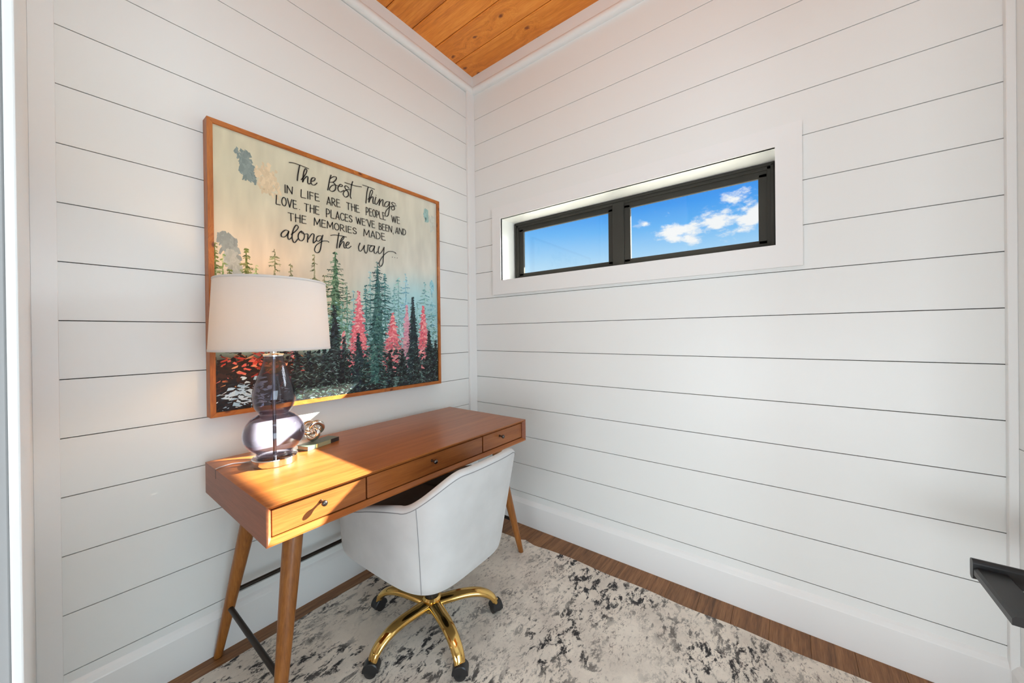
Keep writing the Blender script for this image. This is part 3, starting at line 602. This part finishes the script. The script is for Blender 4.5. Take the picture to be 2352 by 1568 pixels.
# ------------------------------------------------------------------ table lamp
LX, LY = .291, -1.346
lamp = tag(empty('table_lamp', (LX, LY, DT)), 'table lamp with smoky double gourd glass base and white drum shade on the desk', 'lamp')
bm = BM(); lathe(bm, [(.0665, DT + .0004), (.0685, DT + .0015), (.0685, DT + .022), (.0665, DT + .0245), (.057, DT + .0255)], LX, LY, 64); obj('base_disc', bm, M['chrome'], lamp, True, 35)
zg = DT + .026
gp = [(.050, zg), (.0545, zg + .003), (.0560, zg + .008), (.0545, zg + .013), (.061, zg + .020), (.075, zg + .032), (.087, zg + .048), (.0935, zg + .066), (.0945, zg + .082), (.091, zg + .100), (.082, zg + .118), (.068, zg + .134), (.055, zg + .143), (.0475, zg + .148),
      (.0465, zg + .152), (.0500, zg + .157), (.058, zg + .170), (.0635, zg + .188), (.0655, zg + .206), (.0640, zg + .226), (.0590, zg + .248), (.0515, zg + .272), (.0430, zg + .298), (.0350, zg + .322), (.0310, zg + .340), (.0305, zg + .350)]
gs = spline([(p[0], 0, p[1]) for p in gp], 3)
bm = BM(); lathe(bm, [(p.x, p.z) for p in gs], LX, LY, 72, False, False); lathe(bm, [(max(p.x - .0035, .004), p.z + (.003 if i < 3 else 0)) for i, p in enumerate(gs)], LX, LY, 72, False, False); obj('glass_body', bm, M['lampglass'], lamp, True)
ZN = zg + .350
bm = BM(); lathe(bm, [(.0055, zg + .0005), (.0055, ZN)], LX, LY, 20); obj('centre_rod', bm, M['rod'], lamp, True, 40)
bm = BM(); lathe(bm, [(.026, ZN - .001), (.0325, ZN), (.0325, ZN + .005), (.030, ZN + .008), (.012, ZN + .010)], LX, LY, 40); obj('neck_cap', bm, M['chrome'], lamp, True, 35)
bm = BM(); lathe(bm, [(.0115, ZN + .010), (.0115, ZN + .062), (.0135, ZN + .064), (.0135, ZN + .078)], LX, LY, 28); obj('socket', bm, M['chrome'], lamp, True, 40)
ZS0, ZS1 = 1.152, 1.392
bm = BM()
pf = [(.1795, ZS0), (.1800, ZS0 + .004), (.1668, ZS1 - .004), (.1662, ZS1), (.1645, ZS1), (.1648, ZS1 - .004), (.1780, ZS0 + .004), (.1777, ZS0)]
rg = lathe(bm, pf, LX, LY, 96, False, False)
for i in range(96): bm.faces.new((rg[-1][i], rg[-1][(i+1) % 96], rg[0][(i+1) % 96], rg[0][i]))
sh = obj('lamp_shade', bm, M['shade'], lamp, True, 50)
for z, r in ((ZS0 + .003, .1806), (ZS1 - .0035, .1674)):
    bm = BM(); lathe(bm, [(r - .0007, z - .004), (r + .0004, z - .0035), (r + .0001, z + .0035), (r - .0012, z + .004)], LX, LY, 96, False, False); obj('shade_trim', bm, M['shade'], sh, True)
bm = BM()
for k in range(3):
    t = 2*math.pi*k/3 + .4; sweep(bm, [(LX, LY, ZS1 - .014), (LX + .1655*math.cos(t), LY + .1655*math.sin(t), ZS1 - .006)], .0014, 6)
obj('shade_spider', bm, M['chrome'], sh)
for s in (-1, 1):
    bm = BM(); sweep(bm, spline([(LX, LY + s*.012, ZN + .05), (LX, LY + s*.045, ZN + .09), (LX, LY + s*.050, ZN + .15), (LX, LY + s*.030, ZS1 - .03), (LX, LY, ZS1 - .014)], 6), .0014, 6); obj('harp', bm, M['chrome'], lamp)
bm = BM(); lathe(bm, [(.012, ZN + .078), (.014, ZN + .090), (.024, ZN + .112), (.030, ZN + .132), (.027, ZN + .152), (.014, ZN + .164), (.003, ZN + .167)], LX, LY, 28); obj('bulb', bm, M['bulb'], lamp, True)
cp = [(LX - .055, LY - .045, DT + .006), (.215, -1.415, DT + .0028), (.195, -1.445, DT + .0026), (.200, -1.475, DT + .0028), (.206, -1.488, DT + .0024), (.2085, -1.4935, DT + .0021)]
bm = BM(); sweep(bm, spline(cp, 6), .0019, 8); obj('power_cord', bm, M['cord'], lamp, True)

# ------------------------------------------------------------------ book and knot ornament beside the lamp
bk = empty('book', (.210, -1.170, DT), math.atan2(.83*.957, -.25*.957) - math.pi/2 + 0)
ang = math.atan2(.79, -.24)            # spine direction
ud = Vector((math.cos(ang), math.sin(ang), 0)); vd = Vector((-ud.y, ud.x, 0))   # vd points to the wall
P0 = Vector((.262, -1.224, DT)); BL, BW, BT = .150, .058, .0165
tag(bk, 'thin green book with banded yellow and brown spine lying beside the lamp base', 'book')
def bbox(name, u0, u1, v0, v1, z0, z1, m, par):
    bm = BM(); box(bm, 0, 1, 0, 1, 0, 1)
    for v in bm.verts:
        c = v.co.copy(); v.co = P0 + ud*lerp(u0, u1, c.x) + vd*lerp(v0, v1, c.y) + Vector((0, 0, lerp(z0, z1, c.z)))
    bmesh.ops.recalc_face_normals(bm, faces=bm.faces); return obj(name, bm, m, par)
bbox('cover', 0, BL, .001, BW, 0.0003, .0018, M['cover'], bk); bbox('cover', 0, BL, .001, BW, BT - .0018, BT, M['cover'], bk)
bbox('page_block', .002, BL - .002, .002, BW - .003, .0018, BT - .0018, M['page'], bk)
sp = bbox('spine', 0, BL, -.0006, .0012, 0.0003, BT, M['cover'], bk)
bbox('spine_band', .037, .046, -.0011, .0008, .0004, BT - .0002, M['spine_yellow'], sp)
bbox('spine_band', .048, .108, -.0011, .0008, .0004, BT - .0002, M['spine_tan'], sp)
bbox('spine_band', .108, .1502, -.0011, .0008, .0004, BT - .0002, M['spine_dark'], sp)
kc = Vector((.188, -1.172, DT + BT + .04))
pts = []; face = Vector((1.45, -.78, .30)).to_track_quat('Z', 'Y').to_matrix() @ Matrix.Rotation(.5, 3, 'Z')
for i in range(260):
    t = 2*math.pi*i/260
    r = .0215 + .0145*math.cos(3*t); pts.append(kc + face @ Vector((r*math.cos(2*t), r*math.sin(2*t), .016*math.sin(3*t))))
lo = min(p.z for p in pts) - .0098
pts = [p - Vector((0, 0, lo - (DT + BT + .0002))) for p in pts]
bm = BM(); sweep(bm, pts, .0098, 18, closed=True)
tag(obj('knot_ornament', bm, M['silver'], None, True), 'shiny silver knot ornament resting on the small green book', 'ornament')

# ------------------------------------------------------------------ wall picture
PY0, PY1, PZ0, PZ1, PD, FW = -1.470, -.357, .899, 2.012, .050, .0175
pic = tag(empty('framed_painting', (0, (PY0+PY1)/2, PZ0)), 'square painting of pine forest with handwritten quote in knotty wood frame on the left wall', 'painting')
def rail(pts, m):
    bm = BM(); A = [bm.verts.new((.0008, y, z)) for y, z in pts]; B = [bm.verts.new((PD, y, z)) for y, z in pts]
    for i in range(4): bm.faces.new((A[i], A[(i+1) % 4], B[(i+1) % 4], B[i]))
    bm.faces.new(A[::-1]); bm.faces.new(B); bmesh.ops.recalc_face_normals(bm, faces=bm.faces)
    bmesh.ops.bevel(bm, geom=list(bm.edges), offset=.0006, segments=1, affect='EDGES'); obj('frame_rail', bm, m, pic)
i0, i1, k0, k1 = PY0 + FW, PY1 - FW, PZ0 + FW, PZ1 - FW
rail([(PY0, PZ1), (PY1, PZ1), (i1, k1), (i0, k1)], M['frame']); rail([(PY0, PZ0), (i0, k0), (i1, k0), (PY1, PZ0)], M['frame'])
rail([(PY0, PZ0), (PY0, PZ1), (i0, k1), (i0, k0)], M['framez']); rail([(PY1, PZ0), (i1, k0), (i1, k1), (PY1, PZ1)], M['framez'])
def lin(c): return tuple(((x/255)/12.92 if x <= 10 else ((x/255 + .055)/1.055)**2.4) for x in c)
def cmix(a, b, t): return tuple(lerp(x, y, t) for x, y in zip(a, b))
def sm(x, a, b):
    t = min(max((x - a)/(b - a), 0), 1); return t*t*(3 - 2*t)
from mathutils import noise as mn
def vnoise(x, y, s): return mn.noise(Vector((x*s, y*s, 3.7)))
def bg(y, z):
    s = (y - i0)/(i1 - i0); t = (z - k0)/(k1 - k0)
    top = cmix((214, 208, 180), (208, 206, 192), s)
    midc = cmix((226, 204, 178), (202, 196, 182), sm(s, .1, .75))
    c = cmix(midc, top, sm(t + .06*vnoise(y, z, 4), .45, .9))
    low = cmix((226, 200, 165), (158, 200, 204), sm(s + .08*vnoise(y, z, 5), .30, .78))
    c = cmix(low, c, sm(t + .10*(1 - s) + .04*vnoise(y, z, 7), .42, .66))
    pale = cmix((176, 190, 170), (178, 210, 214), sm(s, .25, .7))
    c = cmix(pale, c, sm(t, .22, .42))
    dark = cmix((40, 30, 26), (66, 82, 80), sm(s, .2, .6))
    c = cmix(dark, c, sm(t + .03*vnoise(y, z, 11), .15, .215))
    v = 1 + .05*vnoise(y*3, z, 9) + .025*vnoise(y*14, z*2, 8)
    return tuple(min(255, max(0, x*v)) for x in c)
CX = .0405
bm = BM(); lay = bm.loops.layers.float_color.new('Col'); NG = 110
gv = [[bm.verts.new((CX, lerp(i0 - .004, i1 + .004, i/NG), lerp(k0 - .004, k1 + .004, j/NG))) for i in range(NG+1)] for j in range(NG+1)]
for j in range(NG):
    for i in range(NG):
        f = bm.faces.new((gv[j][i], gv[j][i+1], gv[j+1][i+1], gv[j+1][i]))
        for l in f.loops: l[lay] = (*lin(bg(l.vert.co.y, l.vert.co.z)), 1)
obj('canvas', bm, M['canvas'], pic)
# brush strokes: small raised dabs of paint, later ones lie on top
bm = BM(); lay = bm.loops.layers.float_color.new('Col'); cnt = [0]
def inside(y, z): return i0 + .001 < y < i1 - .001 and k0 + .001 < z < k1 - .001
def dab(y, z, L, w, ang, col, taper=.35):
    ca, sa = math.cos(ang), math.sin(ang); cnt[0] += 1
    x = CX + .0003 + cnt[0]*1.1e-7
    ps = [(0, -w*.5), (L*.35, -w*(.5 + rnd.uniform(-.15, .3))), (L*.75, -w*.4*rnd.uniform(.6, 1.2)), (L, -w*.5*taper), (L*rnd.uniform(.95, 1.05), w*.5*taper), (L*.6, w*.5*rnd.uniform(.7, 1.3)), (L*.2, w*.55)]
    q = []
    for a, b in ps:
        yy = min(max(y + a*ca - b*sa, i0 + .0006), i1 - .0006); zz = min(max(z + a*sa + b*ca, k0 + .0006), k1 - .0006)
        q.append(bm.verts.new((x, yy, zz)))
    try: f = bm.faces.new(q)
    except ValueError: return
    c = (*lin(tuple(min(255, max(0, v)) for v in col)), 1)
    for l in f.loops: l[lay] = c
PAL = {'olive': [(92, 98, 44), (120, 126, 66), (150, 150, 90)], 'palegreen': [(170, 180, 120), (196, 200, 148), (140, 156, 92)], 'khaki': [(140, 136, 96), (168, 160, 122), (110, 110, 74)],
       'green': [(62, 92, 66), (92, 122, 90), (134, 156, 124), (46, 70, 52)], 'mint': [(110, 150, 128), (142, 176, 156), (84, 122, 100)], 'pale': [(132, 174, 170), (160, 200, 196), (104, 148, 148)],
       'paleblue': [(132, 182, 192), (164, 206, 212), (108, 158, 172)], 'teal': [(70, 122, 120), (104, 154, 150), (52, 98, 98)], 'deepteal': [(40, 78, 76), (64, 104, 100), (92, 134, 126), (28, 56, 56)],
       'pink': [(226, 112, 122), (238, 138, 144), (214, 92, 108), (246, 178, 176)], 'rose': [(214, 150, 166), (224, 172, 182), (198, 128, 148)], 'dark': [(34, 46, 50), (48, 64, 68), (28, 36, 42)], 'black': [(30, 33, 34), (40, 46, 47), (22, 24, 26), (58, 70, 70)]}
def q2(p): return -1.5 + p[0]/5000, .9 + p[1]/5000
def cone(y, zt, zb, hw, col, n=16):
    """ragged solid underpainting of a fir"""
    H = zt - zb; L_, R2 = [], []
    for k in range(n + 1):
        t = k/n; e1 = hw*t**.9*(1.0 if k % 2 else .66); 
        if t > .8: e1 *= 1 - .45*(t - .8)/.2
        L_.append((y - e1*rnd.uniform(.8, 1.1), zt - H*t - .004*(k % 2))); R2.append((y + e1*rnd.uniform(.8, 1.1), zt - H*t - .004*(k % 2)))
    cnt[0] += 1; x = CX + .0003 + cnt[0]*1.1e-7
    cl = lambda p: bm.verts.new((x, min(max(p[0], i0 + .0006), i1 - .0006), min(max(p[1], k0 + .0006), k1 - .0006)))
    a = [cl(p) for p in L_]; c = [cl(p) for p in R2]
    for k in range(n):
        v = rnd.uniform(-10, 10); cc = (*lin(tuple(min(255, max(0, q + v)) for q in col)), 1)
        try: f = bm.faces.new((a[k], c[k], c[k+1], a[k+1]))
        except ValueError: continue
        for l in f.loops: l[lay] = cc
def tree(y, zt, zb, hw, kind):
    pal = PAL[kind]; H = zt - zb; z0 = zb; hw *= 1.2 if kind in ('pink', 'rose', 'black', 'dark') else 1.65
    solid = kind in ('pink', 'rose', 'black', 'dark'); sparse = kind in ('khaki', 'palegreen', 'pale', 'paleblue', 'mint')
    if solid: cone(y, zt, zb, hw, pal[0])
    elif kind in ('green', 'deepteal', 'olive'): cone(y, zt, zb, hw*.42, pal[1])
    for k in range(int(H/.010)):           # trunk
        z = lerp(zt, z0, k*.010/H); dab(y + rnd.uniform(-.0012, .0012), z, .016, .003 + .006*(zt - z)/H*(2 if solid else 1), -math.pi/2 + rnd.uniform(-.12, .12), rnd.choice(pal), .8)
    step = .0075 if solid else .0125
    nrow = int(H/step)
    for k in range(nrow):
        t = (k + rnd.random()*.6)/nrow; z = zt - H*t; env = hw*(t**.75)*rnd.uniform(.55, 1.2)
        if solid and t > .75: env *= 1 - .4*(t - .75)/.25
        if env < .006: env = .006
        for s in (-1, 1):
            if sparse and rnd.random() < .35: continue
            # a bough: overlapping dabs that droop then lift at the tip
            x0 = 0.0; zz = z + rnd.uniform(-.004, .004); d = rnd.uniform(-.55, -.15); c = rnd.choice(pal)
            while x0 < env:
                Ln = min(rnd.uniform(.010, .022), max(.006, env - x0 + .004)); aa = d + .5*x0/env + rnd.uniform(-.25, .25)
                cc = tuple(v + rnd.uniform(-8, 8) for v in c) if rnd.random() < .7 else rnd.choice(pal)
                w_ = rnd.uniform(.0035, .0075)*(1.3 if solid else 1.0)*(1 - .45*x0/env)
                dab(y + s*x0, zz, Ln, w_, aa if s > 0 else math.pi - aa, cc, .25)
                if rnd.random() < .55: dab(y + s*(x0 + Ln*.5), zz - .002, Ln*.55, w_*.6, (-1.0 if s > 0 else math.pi + 1.0) + rnd.uniform(-.3, .3), cc, .2)
                x0 += Ln*.75; zz += Ln*.75*math.sin(aa)
W1 = i1 - i0
# knife marks in the sky
def patch(yc, zc, w, h, col, n, tilt=0):
    for k in range(n):
        a = rnd.gauss(0, .45); b = rnd.gauss(0, .5)
        if abs(a) > 1 or abs(b) > 1: continue
        v = rnd.uniform(-9, 9); dab(yc + a*w + b*h*tilt, zc + b*h, rnd.uniform(.012, .03), rnd.uniform(.006, .014), rnd.uniform(-2.2, -1.0), tuple(c + v for c in col), .7)
patch(-1.347, 1.885, .022, .055, (136, 150, 146), 260, -.25); patch(-1.27, 1.855, .045, .06, (222, 202, 168), 140)
patch(-1.404, 1.555, .024, .050, (150, 154, 148), 240, -.2); patch(-1.392, 1.49, .024, .05, (176, 176, 166), 160, -.25)
patch(-.452, 1.915, .018, .035, (150, 182, 178), 50); patch(-.41, 1.87, .02, .05, (196, 200, 190), 40)
patch(-.415, 1.50, .012, .035, (140, 190, 200), 40)
for (y, zt, zb, w, kind) in TREES[:21]: tree(-1.5 + y/5000, .9 + zt/5000, .9 + zb/5000, w/10000, kind)
# misty undergrowth of light dabs between the far trees
for k in range(1500):
    y = rnd.uniform(i0 + .62*W1*.55, i1); z = rnd.uniform(1.10, 1.36); s = (y - i0)/W1
    if rnd.random() > sm(1.40 - z, 0, .22): continue
    dab(y, z, rnd.uniform(.006, .022), rnd.uniform(.003, .006), rnd.choice((rnd.uniform(-.7, .1), math.pi + rnd.uniform(-.1, .7))), rnd.choice([(120, 164, 150), (160, 200, 192), (90, 136, 124), (196, 222, 218), (70, 112, 104), (146, 186, 190)]))
for (y, zt, zb, w, kind) in TREES[21:31]: tree(-1.5 + y/5000, .9 + zt/5000, .9 + zb/5000, w/10000, kind)
# dark forest floor
for k in range(2600):
    y = rnd.uniform(i0, i1); z = k0 + abs(rnd.gauss(0, .12)); s = (y - i0)/W1
    if z > 1.13 + .02*vnoise(y, 0, 9): continue
    if s > .3 and rnd.random() < .35: continue
    c = rnd.choice([(26, 26, 28), (40, 42, 43), (22, 23, 25), (58, 66, 67)])
    if s < .28: c = rnd.choice([(40, 24, 20), (26, 18, 18), (58, 34, 26), (30, 26, 28)])
    dab(y, z, rnd.uniform(.012, .04), rnd.uniform(.006, .014), rnd.choice((rnd.uniform(-.6, .2), math.pi + rnd.uniform(-.2, .6))), c)
for k in range(1500):
    y = rnd.uniform(i0, i1); z = rnd.uniform(k0, 1.14); s = (y - i0)/W1
    if s < .28 and z > .99: c = rnd.choice([(190, 96, 62), (206, 134, 84), (206, 104, 96), (110, 54, 38), (60, 34, 28), (44, 28, 24), (36, 26, 24), (80, 44, 34)])
    elif s < .24: c = rnd.choice([(196, 210, 220), (150, 176, 192), (222, 230, 232)])
    else: c = rnd.choice([(76, 102, 94), (104, 132, 124), (62, 86, 82), (120, 146, 146), (150, 168, 168), (54, 70, 72)])
    if rnd.random() < .45: continue
    dab(y, z, rnd.uniform(.006, .022), rnd.uniform(.0016, .0038), rnd.choice((rnd.uniform(-.8, .0), math.pi + rnd.uniform(0, .8))), c, .2)
for k in range(55):       # red and pink accents left of the lamp neck
    y = rnd.gauss(-1.315, .06); z = rnd.gauss(1.10, .03)
    if z < 1.15 and inside(y, z): dab(y, z, rnd.uniform(.012, .035), rnd.uniform(.004, .010), rnd.choice((-.5, -.2, math.pi + .4)), rnd.choice([(196, 66, 52), (214, 100, 90), (224, 150, 112), (150, 50, 40)]))
for k in range(90):       # pale blue patch at lower left
    y = rnd.gauss(-1.36, .030); z = rnd.gauss(.975, .022)
    dab(y, z, rnd.uniform(.015, .04), rnd.uniform(.006, .014), rnd.uniform(-.35, .25), rnd.choice([(178, 204, 222), (196, 214, 226), (160, 190, 210)]))
for k in range(70): dab(rnd.uniform(i0, -1.26), rnd.uniform(k0, 1.02), rnd.uniform(.012, .03), rnd.uniform(.003, .007), rnd.uniform(-.7, .3), rnd.choice([(28, 24, 26), (40, 40, 44), (20, 20, 22)]))
for k in range(260):      # sage water at lower right
    y = rnd.uniform(-.95, i1 - .01); z = rnd.uniform(k0, .97); dab(y, z, rnd.uniform(.02, .05), rnd.uniform(.003, .008), rnd.uniform(-.15, .15), rnd.choice([(92, 122, 116), (116, 146, 140), (70, 96, 94)]))
for (y, zt, zb, w, kind) in TREES[31:]: tree(-1.5 + y/5000, .9 + zt/5000, .9 + zb/5000, w/10000, kind)
for k in range(900):      # last light flecks
    y = rnd.uniform(-1.22, i1); z = rnd.uniform(.92, 1.17)
    dab(y, z, rnd.uniform(.006, .020), rnd.uniform(.0016, .0036), rnd.choice((rnd.uniform(-.8, -.1), math.pi + rnd.uniform(.1, .8))), rnd.choice([(74, 100, 92), (92, 122, 114), (140, 164, 158), (60, 84, 80), (80, 90, 92)]), .2)
obj('brush_strokes', bm, M['stroke'], pic)
# lettering
bm = BM(); LXX = CX + .0028
def ribbon(pts, wfun):
    P = [Vector((0, y, z)) for y, z in pts]; n = len(P); Lf = []; Rt = []
    for i in range(n):
        t = P[min(i+1, n-1)] - P[max(i-1, 0)]
        if t.length < 1e-9: t = Vector((0, 1, 0))
        t.normalize(); nrm = Vector((0, -t.z, t.y)); w = wfun(i/(max(n-1, 1)), t)
        Lf.append(bm.verts.new((LXX, P[i].y + nrm.y*w, P[i].z + nrm.z*w))); Rt.append(bm.verts.new((LXX, P[i].y - nrm.y*w, P[i].z - nrm.z*w)))
    for i in range(n-1):
        bm.faces.new((Lf[i], Lf[i+1], Rt[i+1], Rt[i]))
    for k, sgn in ((0, -1), (n-1, 1)):          # round ends
        c = P[k]; r = (Lf[k].co - Rt[k].co).length/2; f = [bm.verts.new((LXX + .00002, c.y + r*math.cos(2*math.pi*j/8), c.z + r*math.sin(2*math.pi*j/8))) for j in range(8)]; bm.faces.new(f)
for st in SCRIPT:
    pts = [q2(p) for p in st]; sp_ = spline([(0, y, z) for y, z in pts], 6)
    ribbon([(p.y, p.z) for p in sp_], lambda t, d: .00155 + .0012*max(0, abs(d.z) - .3) + (.0004 if d.z < -.5 else 0))
arc = lambda cx_, cy_, rx, ry, a, b, n=10: [(cx_ + rx*math.cos(R_(lerp(a, b, i/n))), cy_ + ry*math.sin(R_(lerp(a, b, i/n)))) for i in range(n+1)]
GL = {'I': (.14, [[(.5, 0), (.5, 1)]]), 'N': (.72, [[(0, 0), (.02, 1), (.95, 0), (1, 1)]]), 'L': (.62, [[(.02, 1), (0, .08), (.1, 0), (1, .0)]]), 'F': (.52, [[(0, 0), (0, 1), (1, .96)], [(0, .56), (.8, .53)]]),
      'E': (.55, [[(.95, .98), (.05, 1), (0, .06), (.1, 0), (1, .02)], [(.02, .55), (.85, .55)]]), 'A': (.62, [[(0, 0), (.5, 1), (1, 0)], [(.18, .3), (.95, .28)]]),
      'R': (.6, [[(.02, 0), (0, 1)], [(0, 1)] + arc(.35, .74, .5, .26, 90, -90) + [(.1, .46)], [(.3, .46), (1, 0)]]), 'T': (.68, [[(0, .99), (1, .97)], [(.5, .98), (.5, 0)]]), 'H': (.6, [[(.04, 0), (.04, 1)], [(.96, 0), (.96, 1)], [(-.08, .55), (1.06, .58)]]),
      'P': (.58, [[(.04, 0), (.04, 1)], [(0, 1)] + arc(.35, .70, .6, .30, 90, -90) + [(-.05, .38)]]), 'O': (.66, [arc(.5, .5, .5, .5, 100, 460, 20)]), 'V': (.66, [[(0, 1), (.48, 0), (1, 1)]]), 'C': (.62, [arc(.58, .5, .58, .5, 42, 318, 14)]),
      'S': (.56, [arc(.5, .75, .44, .25, 20, 200, 8) + [(.25, .60), (.70, .44)] + arc(.5, .26, .46, .26, 35, -160, 8)]), 'W': (.86, [[(0, 1), (.22, 0), (.5, .9), (.74, 0), (1, 1)]]), 'B': (.56, [[(.02, 0), (0, 1)], [(0, 1)] + arc(.35, .76, .5, .24, 90, -90, 8) + [(.15, .52)], [(.3, .52)] + arc(.4, .26, .58, .26, 90, -90, 8) + [(0, 0)]]),
      'D': (.62, [[(.02, 0), (0, 1)], [(0, 1)] + arc(.2, .5, .78, .5, 90, -90, 12) + [(0, 0)]]), 'M': (.80, [[(0, 0), (.04, 1), (.48, .22), (.92, 1), (1, 0)]]), "'": (.10, [[(.7, 1), (.4, .82)]])}
for txt, tl, bl, tr, br in WORDS:
    tl, bl, tr, br = q2(tl), q2(bl), q2(tr), q2(br)
    ws = [GL[c][0] for c in txt]; gap = .20; tot = sum(ws) + gap*(len(txt) - 1); x = 0
    for c, w in zip(txt, ws):
        for st in GL[c][1]:
            pts = []
            for a, b in st:
                s = (x + a*w)/tot; top_ = (lerp(tl[0], tr[0], s), lerp(tl[1], tr[1], s)); bot_ = (lerp(bl[0], br[0], s), lerp(bl[1], br[1], s))
                pts.append((lerp(bot_[0], top_[0], b), lerp(bot_[1], top_[1], b)))
            runs = [[pts[0]]]                # a new pen stroke at every sharp corner
            for i in range(1, len(pts)):
                runs[-1].append(pts[i])
                if i < len(pts) - 1:
                    u1 = Vector((pts[i][0]-pts[i-1][0], pts[i][1]-pts[i-1][1])); u2 = Vector((pts[i+1][0]-pts[i][0], pts[i+1][1]-pts[i][1]))
                    if u1.length > 1e-6 and u2.length > 1e-6 and u1.angle(u2) > .75: runs.append([pts[i]])
            for rn in runs: ribbon(rn, lambda t, d: .00150 + .0006*abs(d.z))
        x += w + gap
for k, p in enumerate(DOTS):
    y, z = q2(p); ribbon([(y, z), (y + (.001 if k else .0004), z - (.008 if k else 0))], lambda t, d: .0017)
obj('lettering', bm, M['ink'], pic)

# ------------------------------------------------------------------ black metal bracket at the right edge
br_ = tag(empty('wall_bracket', (W_, -.50, .55)), 'black metal bracket with flat arms jutting from the right wall low beside the back corner', 'bracket')
bm = BM()
def oval(cx_, cz, hw_, hh, n=8): return [(cx_ + hw_*math.cos(t), cz + (hh - hw_)*(1 if math.sin(t) >= 0 else -1) + hw_*math.sin(t)) for t in [2*math.pi*i/(2*n) for i in range(2*n)]]
for ya, nm in ((-.385, 'rail'), (-.588, 'rail')):
    bm = BM(); prism(bm, [(ya + y_, z_) for y_, z_ in oval(0, .578, .010, .026)], 'x', 2.113 if ya > -.5 else 2.150, W_); obj('rail', bm, M['black'], br_, True, 40)
bm = BM(); prism(bm, [(2.114, .566), (2.114, .580), (2.119, .586), (2.168, .586), (2.172, .582), (2.172, .566)], 'y', -.594, -.385); obj('front_bar', bm, M['black'], br_)
boxo('upright_plate', 2.207, 2.219, -.395, -.355, .575, .648, M['black'], br_, .002)
boxo('wall_plate', W_ - .006, W_, -.63, -.35, .53, .63, M['black'], br_, .002)
